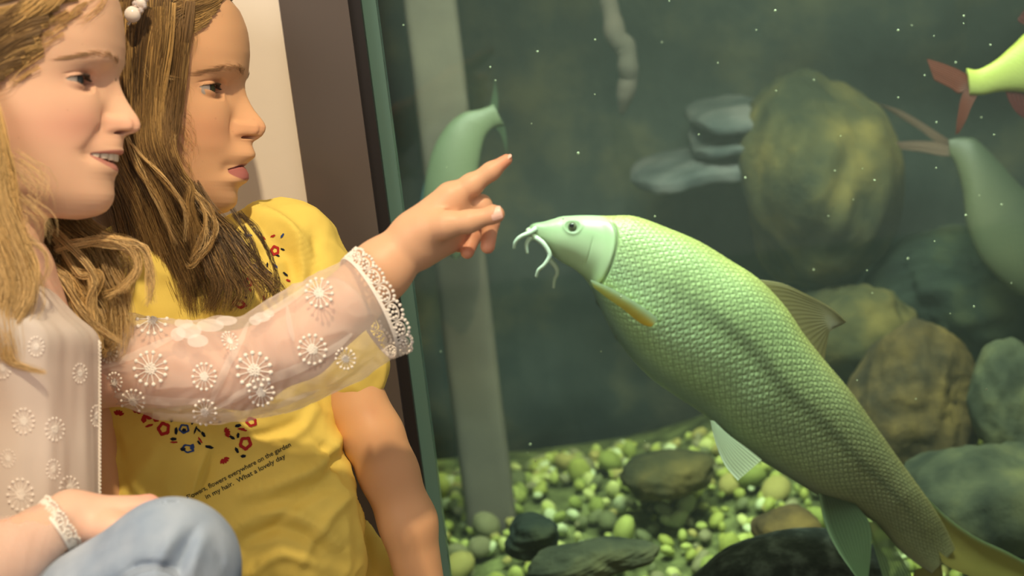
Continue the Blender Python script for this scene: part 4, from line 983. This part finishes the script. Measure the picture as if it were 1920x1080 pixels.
# scales: rows follow the body, a little smaller towards the tail
g_s = 10.2; nrow = 41
yrow = v_/math.pi*nrow; warp = SS+14*np.sin(v_)           # rows lean back along the flank
scale_g = np.interp(SS/tot, [0, .3, 1], [9.6, 10.4, 9.0])
xc = np.cumsum(np.gradient(s_)/np.interp(s_/tot, [0, .3, 1], [6.9, 7.9, 7.0]))[:, None]+(14*np.sin(v_))/10.
best = np.full(xc.shape, 9.0); shade = np.zeros(xc.shape); found = np.zeros(xc.shape, bool); hgt = np.zeros(xc.shape)
base_i = np.floor(xc)
for di in (-2, -1, 0):
    ci = base_i+di
    par = np.mod(ci, 2)*0.5
    cj = np.round(yrow-par)+par
    dx = xc-ci; dy = (yrow-cj)
    d = np.sqrt((dx/1.62)**2+(dy/0.62)**2)
    m = (d < 1) & ~found
    hgt[m] = (dx/1.62)[m]; best[m] = d[m]; found |= m
gill = 0.126*tot
# gill cover edge, curved
gx = gill+34*np.sin(v_)**1.2-10*np.cos(v_)
body = sm(-2, 10, SS-gx)*sm(tot*1.02, tot*.96, SS)
belly = sm(2.1, 2.75, v_)
amp = body*(1-0.75*belly)
_p = np.abs(2*np.mod(xc*.5+yrow*.5, 1)-1); _q = np.abs(2*np.mod(xc*.5-yrow*.5, 1)-1)
relief = amp*(0.8*sm(0.0, 1.0, hgt)-0.8*sm(.84, 1.0, best)-1.1*np.maximum(1-_p, 1-_q)**3)
relief = relief-4.0*np.exp(-((SS-gx)/3.0)**2)*sm(.45, .8, v_)*sm(2.9, 2.5, v_)+2.4*np.exp(-((SS-gx+9)/9)**2)*sm(.45, .8, v_)*sm(2.8, 2.4, v_)
# cheek line, mouth, nostril pit
relief = relief-1.2*np.exp(-((SS-0.105*tot-10*np.sin(v_))/2.4)**2)*sm(1.2, 1.5, v_)*sm(2.5, 2.2, v_)
relief = relief-3.5*np.exp(-((SS-0.027*tot-6*(v_-2.3))/2.0)**2)*sm(1.9, 2.2, v_)
ei, ev = 0.077, 1.00
edist = np.sqrt(((SS-ei*tot)/11)**2+((v_-ev)*45/11)**2)
relief = relief-2.5*np.exp(-(edist/1.0)**4)+1.2*np.exp(-((edist-1.35)/.3)**2)
PT = fish_pt(I, PH, relief)
# colour
def C3(a): return np.array(a, float)
bk, fl, lt, bl_, dk = C3((.44, .46, .15)), C3((.44, .57, .26)), C3((.55, .74, .42)), C3((.33, .44, .36)), C3((.10, .115, .065))
w1 = sm(.25, .9, v_)[..., None]; c = bk*(1-w1)+fl*w1
w2 = (np.exp(-((v_-1.95)/.42)**2))[..., None]; c = c*(1-w2*.8)+lt*w2*.8
w3 = sm(2.2, 2.9, v_)[..., None]; c = c*(1-w3)+bl_*w3
rear = sm(.36, .85, SS/tot)[..., None]; c = c*(1-rear*.72)+C3((.21, .150, .075))*rear*.72
line = (np.exp(-((v_-1.42)/.13)**2)*sm(.2, .42, SS/tot)*sm(1.0, .8, SS/tot))[..., None]; c = c*(1-.68*line)+dk*.68*line
fp = np.abs(2*np.mod(xc*.5+yrow*.5, 1)-1)+0; fq = np.abs(2*np.mod(xc*.5-yrow*.5, 1)-1)
net = np.maximum(1-fp, 1-fq)**3
edge = (np.clip(.45*sm(.70, .97, best)+.95*sm(.35, .95, net), 0, 1)*amp)[..., None]; dkm = .52+.40*rear
c = c*(1-dkm*edge)+dk*dkm*edge
glint = ((rng.random((200, 60)) > .5)[(np.floor(xc).astype(int) % 200), (np.round(yrow).astype(int) % 60)]*amp*np.exp(-((best-.45)/.3)**2))[..., None]  # glints painted into the colour of random scales
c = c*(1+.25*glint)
head = (1-sm(-8, 4, SS-gx))[..., None]; hc = C3((.44, .58, .34))*(1-sm(1.1, 1.7, v_)[..., None])+C3((.56, .70, .42))*sm(1.1, 1.7, v_)[..., None]
hc = hc*(1-.25*sm(.05, 0, SS/tot)[..., None]); c = c*(1-head)+hc*head
gl_ = (np.exp(-((SS-gx)/2.6)**2)*sm(.5, .8, v_)*sm(2.9, 2.5, v_))[..., None]; c = c*(1-.75*gl_)+dk*.75*gl_
er = np.exp(-(edist/1.5)**6)[..., None]; c = c*(1-.5*er)+C3((.16, .20, .13))*.5*er
pN = FF(PT[..., 0], PT[..., 1], PT[..., 2])
c = c*(1+.10*vnoise(pN, 70, 9, 3)[..., None])
mb = MB(); mb.grid(pN, cv=True, c=np.clip(c, 0.01, 1), caps=True)
fish = mb.build('barbel_fish', FISH, origin=FF(1350, 680, 20))
tag(fish, 'large pale green barbel with whiskers swimming towards the pointing hand', 'fish')
def si(frac): return np.interp(frac*tot, s_, np.arange(NF))
for sgn in (1, -1):
    p = fish_pt(np.array([si(ei)]), np.array([ev*sgn]), -2.0)[0]; e = MB()
    th = np.linspace(0, math.pi, 30)[:, None]; ph2 = np.arange(32)*2*math.pi/32; r = 8.4
    nz = np.array([-.25, -.35, -sgn*1.0]); nz /= np.linalg.norm(nz); a1 = np.cross(nz, [0, 1, 0]); a1 /= np.linalg.norm(a1); a2 = np.cross(nz, a1)
    G = p+r*(np.cos(th)[..., None]*nz+(np.sin(th)*np.cos(ph2))[..., None]*a1+(np.sin(th)*np.sin(ph2))[..., None]*a2)
    tt = th+0*ph2; cc = np.where((tt < .55)[..., None], (.006, .008, .008), np.where((tt < .62)[..., None], (.55, .5, .2), (.20, .22, .14)))
    e.grid(FF(G[..., 0], G[..., 1], G[..., 2]), cv=True, c=cc); e.build('eye', EYEM, fish)
BARB = mat_plain('barbel_whisker', (.66, .76, .62), .4)
for P_ in [[(1004, 430, -24), (992, 438, -34), (975, 446, -40), (966, 456, -40), (964, 465, -38)], [(1003, 444, -22), (993, 449, -28), (987, 460, -30), (988, 474, -30)], [(1004, 447, -36), (1016, 456, -44), (1026, 470, -48), (1029, 482, -50), (1020, 497, -52), (1009, 507, -52), (1005, 518, -50)], [(1030, 486, 8), (1042, 500, 10), (1045, 512, 10), (1040, 524, 10), (1038, 538, 10)]]:
    C = crom(P_, 40); q = MB(); q.tubes(FF(C[:, 0], C[:, 1], C[:, 2]), np.linspace(.0030, .0016, 40)[None], 12); e = C[-1]; q.ball(FF(*e), .0017, seg=12, ring=8); q.build('whisker', BARB, fish)
q = MB(); C = crom([(993, 430, -12), (990, 434, -20), (997, 442, -26), (1008, 450, -24), (1014, 456, -14)], 30); q.tubes(FF(C[:, 0], C[:, 1], C[:, 2]), np.concatenate([np.linspace(.002, .0034, 15), np.linspace(.0034, .002, 15)])[None], 10); q.build('lip', mat_plain('fish_lip', (.55, .62, .44), .4), fish)
def fin(name, A_, B2_, nr, colA, colB, mat, z=lambda u, v: 0, raysd=.6, th=.0009, lw=.07, edge=None):
    """fin between a leading edge A and a trailing edge B (same count of points, root first)"""
    nu, nv = 60, nr*6; a = crom([(*p, 0) for p in A_], nu)[:, :2]; e = crom([(*p, 0) for p in B2_], nu)[:, :2]
    v = np.linspace(0, 1, nv)[None, :, None]; u = np.linspace(0, 1, nu)[:, None]
    XY = a[:, None]*(1-v)+e[:, None]*v; Z = np.array([[z(uu, vv) for vv in np.linspace(0, 1, nv)] for uu in np.linspace(0, 1, nu)])
    vv = np.linspace(0, 1, nv)[None]; ray = np.abs(np.sin(math.pi*nr*vv))**.6; Z = Z+raysd*ray*(.4+u)*1.6
    XY = XY+ (0.5*np.sin(vv*nr*math.pi)*u)[..., None]*0
    lead = np.exp(-(vv/lw)**2); w_ = np.clip(u*.9+.1*vv, 0, 1)[..., None]
    cc = C3(colA)*(1-w_)+C3(colB)*w_; cc = cc*(1-.35*(1-ray[..., None]))
    if edge is not None: cc = cc*(1-lead[..., None])+C3(edge)*lead[..., None]
    b = MB(); g0 = FF(XY[..., 0], XY[..., 1], Z); th_ = th*(1-.7*u)[..., None]*(1+1.2*lead[..., None])
    g = np.concatenate([g0-Fv*th_, (g0+Fv*th_)[:, ::-1]], 1); b.grid(g, cv=True, c=np.concatenate([cc, cc[:, ::-1]], 1)); return b.build(name, mat, fish)
zt = float(np.interp(.11*tot, s_, thick))
fin('pectoral_fin', [(1104, 524), (1140, 540), (1185, 566), (1221, 592), (1224, 600)], [(1112, 540), (1135, 558), (1165, 580), (1192, 602), (1213, 614)], 9, (.70, .66, .25), (.85, .55, .06), FIN, z=lambda u, v: -66-30*math.sin(u*2)+30*v, lw=.42, edge=(.85, .95, .8))
fin('pectoral_fin', [(1120, 560), (1140, 585), (1160, 610), (1175, 640)], [(1120, 566), (1136, 590), (1150, 618), (1160, 640)], 6, (.2, .26, .2), (.25, .3, .2), FIN, z=lambda u, v: 60+20*u)
fin('dorsal_fin', [(1424, 524), (1470, 531), (1520, 553), (1562, 576), (1592, 604)], [(1552, 678), (1553, 662), (1556, 640), (1560, 622), (1585, 608)], 16, (.36, .30, .14), (.15, .12, .06), FIN, z=lambda u, v: 26+6*math.sin(3*u+2*v), edge=(.56, .50, .30))
fin('pelvic_fin', [(1326, 784), (1334, 822), (1350, 864), (1374, 893)], [(1334, 786), (1362, 812), (1392, 834), (1420, 856)], 10, (.70, .78, .56), (.80, .86, .62), FIN, z=lambda u, v: -52-20*u+12*v, edge=(.9, .95, .8))
fin('pelvic_fin', [(1350, 800), (1362, 830), (1376, 860), (1396, 880)], [(1360, 800), (1380, 820), (1402, 840), (1418, 858)], 8, (.5, .56, .4), (.6, .64, .45), FIN, z=lambda u, v: 60+10*u)
fin('anal_fin', [(1542, 930), (1552, 985), (1575, 1035), (1612, 1088)], [(1612, 950), (1638, 985), (1642, 1025), (1636, 1088)], 12, (.09, .13, .07), (.24, .36, .18), FIN, z=lambda u, v: 36-8*u+8*v, edge=(.42, .58, .34))
fin('anal_fin', [(1636, 985), (1644, 1015), (1656, 1050), (1672, 1100)], [(1652, 985), (1676, 1015), (1704, 1055), (1730, 1100)], 9, (.18, .24, .12), (.30, .40, .20), FINT, z=lambda u, v: 48+20*u, edge=(.25, .34, .18)).name = 'anal_fin_lobe'
fin('tail_fin', [(1748, 930), (1800, 981), (1862, 1024), (1925, 1054), (1990, 1090)], [(1790, 1070), (1815, 1085), (1850, 1100), (1890, 1120), (1950, 1140)], 20, (.40, .32, .09), (.56, .50, .14), FIN, z=lambda u, v: 96+36*u+6*math.sin(4*v), edge=(.50, .64, .42), raysd=1.0)
fin('tail_fin', [(1790, 1066), (1800, 1120), (1810, 1180), (1830, 1230)], [(1740, 1088), (1730, 1140), (1735, 1190), (1760, 1240)], 16, (.34, .28, .09), (.48, .44, .14), FIN, z=lambda u, v: 106+30*u)

# ------------------------------------------------------------------ other fish
def small_fish(name, fr, tp, bt, zz, cols, mat, label, thk=.45, tail=None, tailcol=(.2, .05, .03), fins=(), tz=0):
    T = crom([(*p, 0) for p in tp], 160)[:, :2]; Bq = crom([(*p, 0) for p in bt], 160)[:, :2]
    m_ = (T+Bq)/2; h_ = (T-Bq)/2; l_ = np.linalg.norm(h_, axis=1)
    ph = np.linspace(0, 2*math.pi, 96, endpoint=False); C, S = np.cos(ph)[None], np.sin(ph)[None]
    xy = m_[:, None]+h_[:, None]*C[..., None]; z = zz-(l_*thk)[:, None]*S
    v = np.abs(((ph+math.pi) % (2*math.pi))-math.pi)[None]+0*xy[..., 0]; w_ = sm(.5, 2.2, v)[..., None]
    # rows of scales as fine relief
    L_ = np.linspace(0, 1, 160)[:, None]
    cc = C3(cols[0])*(1-w_)+C3(cols[1])*w_; cc = cc*(1+.12*np.sin(L_*240+0*v)*np.sin(v*30))[..., None]
    b = MB(); b.grid(fr(xy[..., 0], xy[..., 1], z), cv=True, c=cc, caps=True); o = b.build(name, mat, origin=fr(*m_[80], zz)); tag(o, label, 'fish')
    for nm, A_, B2_, col in fins+((('tail_fin', tail[0], tail[1], tailcol), ('tail_fin', tail[2], tail[3], tailcol)) if tail else ()):
        nu, nv = 30, 60; a = crom([(*p, 0) for p in A_], nu)[:, :2]; e = crom([(*p, 0) for p in B2_], nu)[:, :2]
        vv = np.linspace(0, 1, nv)[None]; XY = a[:, None]*(1-vv[..., None])+e[:, None]*vv[..., None]; ray = np.abs(np.sin(vv*30)); Z = zz+tz+1.5*ray+0*XY[..., 0]
        g0 = fr(XY[..., 0], XY[..., 1], Z); q = MB(); g = np.concatenate([g0-Fv*.001, (g0+Fv*.001)[:, ::-1]], 1); c2 = (C3(col)*(1-.4*(1-ray[..., None]))+0*XY[..., :1]); q.grid(g, cv=True, c=np.concatenate([c2, c2[:, ::-1]], 1)); q.build(nm, FIN, o)
    return o
FISH2 = mat_col('fish_skin_dull', 0.5, spec=.4, bump=(220, .2, .002))
G3 = Frame(1900, 140, 2.02)
roach = small_fish('roach_fish', G3, [(1812, 128), (1835, 130), (1868, 112), (1900, 84), (1940, 50), (2040, 5), (2150, 0), (2230, 40), (2270, 100)], [(1818, 178), (1842, 178), (1875, 172), (1905, 172), (1950, 180), (2040, 205), (2150, 200), (2230, 160), (2270, 110)], 0, ((.30, .34, .05), (.30, .33, .09)), FISH2, 'yellow green fish with a dark red tail leaving the picture at the upper right', .4,
    tail=([(1828, 150), (1800, 132), (1765, 118), (1738, 110)], [(1822, 160), (1800, 175), (1782, 165), (1752, 150)], [(1826, 150), (1805, 175), (1796, 215), (1792, 252)], [(1838, 170), (1822, 200), (1812, 225), (1798, 250)]), tailcol=(.20, .045, .025),
    fins=(('anal_fin', [(1885, 170), (1892, 190), (1905, 210), (1925, 225)], [(1960, 178), (1962, 190), (1965, 205), (1968, 220)], (.12, .02, .02)), ('dorsal_fin', [(1945, 52), (1925, 48), (1912, 42), (1908, 36)], [(2000, 30), (1990, 10), (1970, -10), (1950, -20)], (.10, .02, .02))))
G4 = Frame(870, 270, 2.20)
pale = small_fish('pale_fish', G4, [(925, 196), (900, 205), (868, 212), (838, 236), (812, 280), (797, 340), (795, 400), (812, 450), (850, 485)], [(945, 236), (925, 240), (908, 262), (898, 310), (892, 360), (888, 410), (880, 445), (872, 470), (858, 486)], 0, ((.10, .135, .08), (.125, .16, .09)), FISH2, 'blurred pale green fish swimming nose down behind the pointing hand', .4,
    tail=([(905, 222), (918, 200), (924, 175), (927, 148)], [(925, 240), (932, 215), (934, 185), (929, 150)], [(905, 222), (925, 235), (940, 255), (950, 290)], [(925, 215), (940, 225), (948, 245), (951, 270)]), tailcol=(.11, .17, .10),
    fins=(('pectoral_fin', [(815, 300), (800, 330), (792, 360), (788, 380)], [(822, 330), (812, 350), (804, 370), (792, 385)], (.10, .24, .26)),))
G5 = Frame(1880, 330, 2.32)
dim = small_fish('dim_fish', G5, [(1778, 262), (1800, 258), (1830, 262), (1870, 300), (1920, 355), (1990, 420), (2060, 500)], [(1780, 290), (1792, 310), (1805, 360), (1815, 430), (1850, 500), (1930, 560), (2030, 560)], 0, ((.045, .060, .04), (.085, .10, .055)), FISH2, 'dim grey green fish with a pinkish forked tail below the red-tailed fish', .4,
    tail=([(1790, 270), (1745, 240), (1690, 208), (1640, 192)], [(1785, 280), (1750, 262), (1720, 240), (1650, 196)], [(1790, 268), (1760, 266), (1720, 264), (1680, 266)], [(1790, 292), (1765, 292), (1730, 285), (1690, 280)]), tailcol=(.30, .20, .15))

# ------------------------------------------------------------------ rocks, gravel, solids standing in for reflections and a smear
BED = 0.28
def bed_z(x, y):
    return BED+0.03*np.sin(x*5+1)*np.sin(y*6)+0.16*sm(0.15, 0.9, x)*sm(1.9, 2.5, y)+.02*sm(.0, .5, x)
GRM = rock_mat('sand_bed', (.05, .06, .02), (.10, .12, .04), (.2, .24, .08), 30)
sheet('gravel_floor', lambda u, v: np.stack([-.7+2.1*u, YG+.02+1.0*v, bed_z(-.7+2.1*u, YG+.02+1.0*v)-.012], -1), 90, 60, GRM, 'structure')
def ico():
    import bmesh
    bm = bmesh.new(); bmesh.ops.create_icosphere(bm, subdivisions=2, radius=1); bm.verts.ensure_lookup_table()
    v = np.array([x.co[:] for x in bm.verts]); f = np.array([[q.index for q in p.verts]+[p.verts[2].index] for p in bm.faces]); bm.free(); return v, f
IV, IF = ico()
def stone_v(r, sq, seed, rough=.22):
    v = IV*(1+rough*vnoise(IV, 1.7, seed, 2)[:, None]); a = np.random.default_rng(seed).normal(size=(3, 3)); qm, _ = np.linalg.qr(a)
    return (v*np.array(sq)*r)@qm
GRAVM = mat_col('gravel', .75, bump=(60, .4, .004))
gcols = [(.30, .34, .06), (.38, .44, .10), (.22, .27, .05), (.46, .50, .16), (.12, .14, .05), (.20, .20, .09), (.50, .58, .30), (.33, .30, .08)]
mb = MB()
for i in range(2200):
    x = -.17+1.40*rng.random(); y = YG+.06+.82*rng.random(); r = .006+.009*rng.random()
    z = float(bed_z(x, y))
    mb.add(stone_v(r, (1, .8, .6), i % 40)+[x, y, z+.002], IF, gcols[int(rng.random()**1.3*8)])
gr = mb.build('gravel', GRAVM, origin=(.4, 2.1, BED)); tag(gr, 'yellow green gravel covering the bed of the tank', 'gravel', kind='stuff')
peb = []
proto = None; npb = 0
def where(x): return 'left' if x < 1000 else ('middle' if x < 1250 else 'right')
for i in range(64):
    x = -.16+.90*rng.random(); y = 1.95+.48*rng.random(); r = .014+.014*rng.random()
    if i < 8: 
        q = MB(); q.add(stone_v(1.0, (1, .8, .62), 50+i, .28), IF, gcols[i]); p = q.build('pebble', GRAVM, origin=(0, 0, 0)); peb.append(p)
    else: p = peb[i % 8].copy(); COL.objects.link(p)
    p.location = (x, y, float(bed_z(x, y))+r*.45); p.scale = (r, r, r); p.rotation_euler = (0, 0, rng.random()*6)
    tag(p, 'rounded yellow green pebble lying loose on the tank gravel', 'pebble', 'larger pebbles on the gravel bed')
def rock(name, px, py, d, rx, ry, rz, mat, seed, label, rough=.36, sub=64):
    """boulder centred where the sight line meets distance d; radii in metres"""
    c = W(px, py, d); th = np.linspace(0, math.pi, sub)[:, None]; ph = np.arange(sub*2)*math.pi/sub
    P = np.stack([np.sin(th)*np.cos(ph), np.sin(th)*np.sin(ph), np.cos(th)+0*ph], -1); P = P*(1+rough*vnoise(P, 1.9, seed, 6))[..., None]
    b = MB(); b.grid(P*np.array([rx, ry, rz])+c, cv=True); o = b.build(name, mat, origin=c); tag(o, label, 'rock'); return o
YB = rock_mat('yellow_brown_algae', (.022, .026, .015), (.055, .052, .022), (.125, .10, .032), 9)
RB = rock_mat('reddish_rock', (.035, .028, .016), (.095, .066, .025), (.19, .13, .04), 11)
GG = rock_mat('grey_green_rock', (.025, .032, .022), (.06, .068, .04), (.13, .13, .06), 10)
DG = rock_mat('dark_rock', (.010, .016, .014), (.02, .030, .022), (.05, .060, .03), 9)
BS = rock_mat('black_pebbly_stone', (.010, .014, .012), (.022, .028, .024), (.07, .08, .07), 40)
rock('boulder', 1520, 345, 2.52, .095, .16, .14, YB, 1, 'blurred yellow brown boulder behind the back of the big barbel')
rock('boulder', 1740, 760, 2.30, .085, .08, .11, RB, 2, 'reddish brown boulder beside the tail of the big barbel')
rock('boulder', 1895, 770, 2.24, .06, .06, .085, GG, 3, 'pale grey green boulder at the right edge of the picture')
rock('boulder', 1830, 560, 2.44, .17, .08, .12, DG, 4, 'large dark boulder above the reddish brown one')
rock('boulder', 1600, 610, 2.42, .10, .07, .07, YB, 5, 'olive boulder just behind the dorsal fin of the barbel')
rock('boulder', 1850, 920, 2.16, .11, .08, .07, GG, 7, 'mossy boulder under the pale one at the right edge')
rock('boulder', 1480, 1080, 1.93, .115, .07, .052, BS, 8, 'black rough stone in the gravel under the belly of the barbel', .1, 70)
rock('boulder', 1000, 1008, 2.08, .036, .034, .030, DG, 9, 'dark round stone sunk in the gravel on the left')
rock('boulder', 1110, 1050, 2.02, .075, .04, .022, GG, 10, 'flat grey green stone in front of the dark round one')
rock('boulder', 1470, 990, 2.12, .040, .04, .024, RB, 11, 'brown stone with yellow top behind the black rough stone')
rock('boulder', 1250, 890, 2.36, .06, .05, .03, YB, 12, 'olive stone on the far gravel edge left of the pelvic fin')
# pale solid at the back of the tank, standing in for a reflected column
PIL = mat_plain('pale_column_reflection', (.18, .16, .125), .9, var=((.13, .115, .095), 6, .4, .6), bump=(20, .2, .01))
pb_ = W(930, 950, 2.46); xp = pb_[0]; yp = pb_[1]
def column_reflection(px0, px1, name, label, z0, mat):
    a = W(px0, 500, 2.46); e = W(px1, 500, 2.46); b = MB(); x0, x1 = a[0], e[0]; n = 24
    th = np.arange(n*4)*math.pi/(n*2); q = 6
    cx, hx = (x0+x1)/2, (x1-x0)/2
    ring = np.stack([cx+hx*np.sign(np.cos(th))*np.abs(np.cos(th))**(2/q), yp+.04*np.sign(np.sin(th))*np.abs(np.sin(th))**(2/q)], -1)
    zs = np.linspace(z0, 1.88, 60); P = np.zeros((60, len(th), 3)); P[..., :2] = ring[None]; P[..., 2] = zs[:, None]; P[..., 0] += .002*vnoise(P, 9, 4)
    b.grid(P, cv=True, caps=True); o = b.build(name, mat, origin=(cx, yp, z0)); tag(o, label, 'column_reflection'); return o
column_reflection(822, 915, 'column_reflection', 'pale vertical reflection of a column, built as a solid at the back of the tank left of the hand', .262, PIL)
# slabs standing in for blue-grey window reflections in the glass
SL = rock_mat('blue_grey_reflection', (.04, .050, .055), (.075, .085, .09), (.14, .14, .145), 9)
def reflection_band(px, py, d, L, hgt_, label, seed):
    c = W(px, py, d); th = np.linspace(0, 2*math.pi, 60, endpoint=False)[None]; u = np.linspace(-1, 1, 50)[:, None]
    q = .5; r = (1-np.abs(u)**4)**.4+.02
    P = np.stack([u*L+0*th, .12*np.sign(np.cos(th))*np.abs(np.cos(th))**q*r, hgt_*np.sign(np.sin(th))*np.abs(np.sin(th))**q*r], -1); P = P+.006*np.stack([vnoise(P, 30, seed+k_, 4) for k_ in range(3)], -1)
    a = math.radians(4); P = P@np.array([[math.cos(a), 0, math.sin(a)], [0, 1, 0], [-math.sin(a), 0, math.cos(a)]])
    b = MB(); b.grid(P+c, cv=True); o = b.build('reflection_slab', SL, origin=c); tag(o, label, 'reflection_band')
reflection_band(1360, 213, 2.56, .055, .011, 'upper of three blurred pale reflection bands built as slabs in the tank background', 1)
reflection_band(1365, 258, 2.56, .060, .010, 'middle of three blurred pale reflection bands built as slabs in the tank background', 2)
reflection_band(1320, 312, 2.56, .11, .015, 'lowest and widest of three blurred reflection bands built as slabs in the background', 3)
rt = MB(); SMEAR = mat_plain('pale_smear', (.115, .095, .085), .9, var=((.09, .08, .07), 9, .4, .6))  # tapering rod made up for a pinkish upright smear
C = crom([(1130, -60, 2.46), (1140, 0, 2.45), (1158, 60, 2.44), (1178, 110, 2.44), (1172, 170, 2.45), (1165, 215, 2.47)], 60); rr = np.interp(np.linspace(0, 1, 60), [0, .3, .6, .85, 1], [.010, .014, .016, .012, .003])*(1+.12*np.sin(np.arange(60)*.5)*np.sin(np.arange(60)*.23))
rt.tubes(W(C[:, 0], C[:, 1], C[:, 2])+.004*vnoise(np.stack([C[:, 1]*.02]*3, -1), 3, 4)[:, None], rr[None], 20); o = rt.build('upright_smear', SMEAR); tag(o, 'pinkish grey upright smear, built as a tapering rod at the top of the tank background', 'root')
# floating specks in the water
mb = MB()
for x, y in [(1241, 79), (1127, 659), (929, 151), (1346, 118), (1600, 374), (1684, 57), (1811, 404), (1553, 405), (1617, 316), (1640, 338), (1526, 150), (1418, 56), (1857, 84), (1840, 220), (1792, 117), (1755, 315), (1864, 253)]+[(700+1200*rng.random(), 900*rng.random()) for _ in range(50)]:
    mb.ball(W(x, y, 1.72+.25*rng.random()), .0007+.0008*rng.random()**3, seg=6, ring=4)
o = mb.build('floating_specks', mat_plain('speck', (.55, .6, .4), .6)); tag(o, 'tiny pale specks drifting in the tank water', 'specks', kind='stuff')
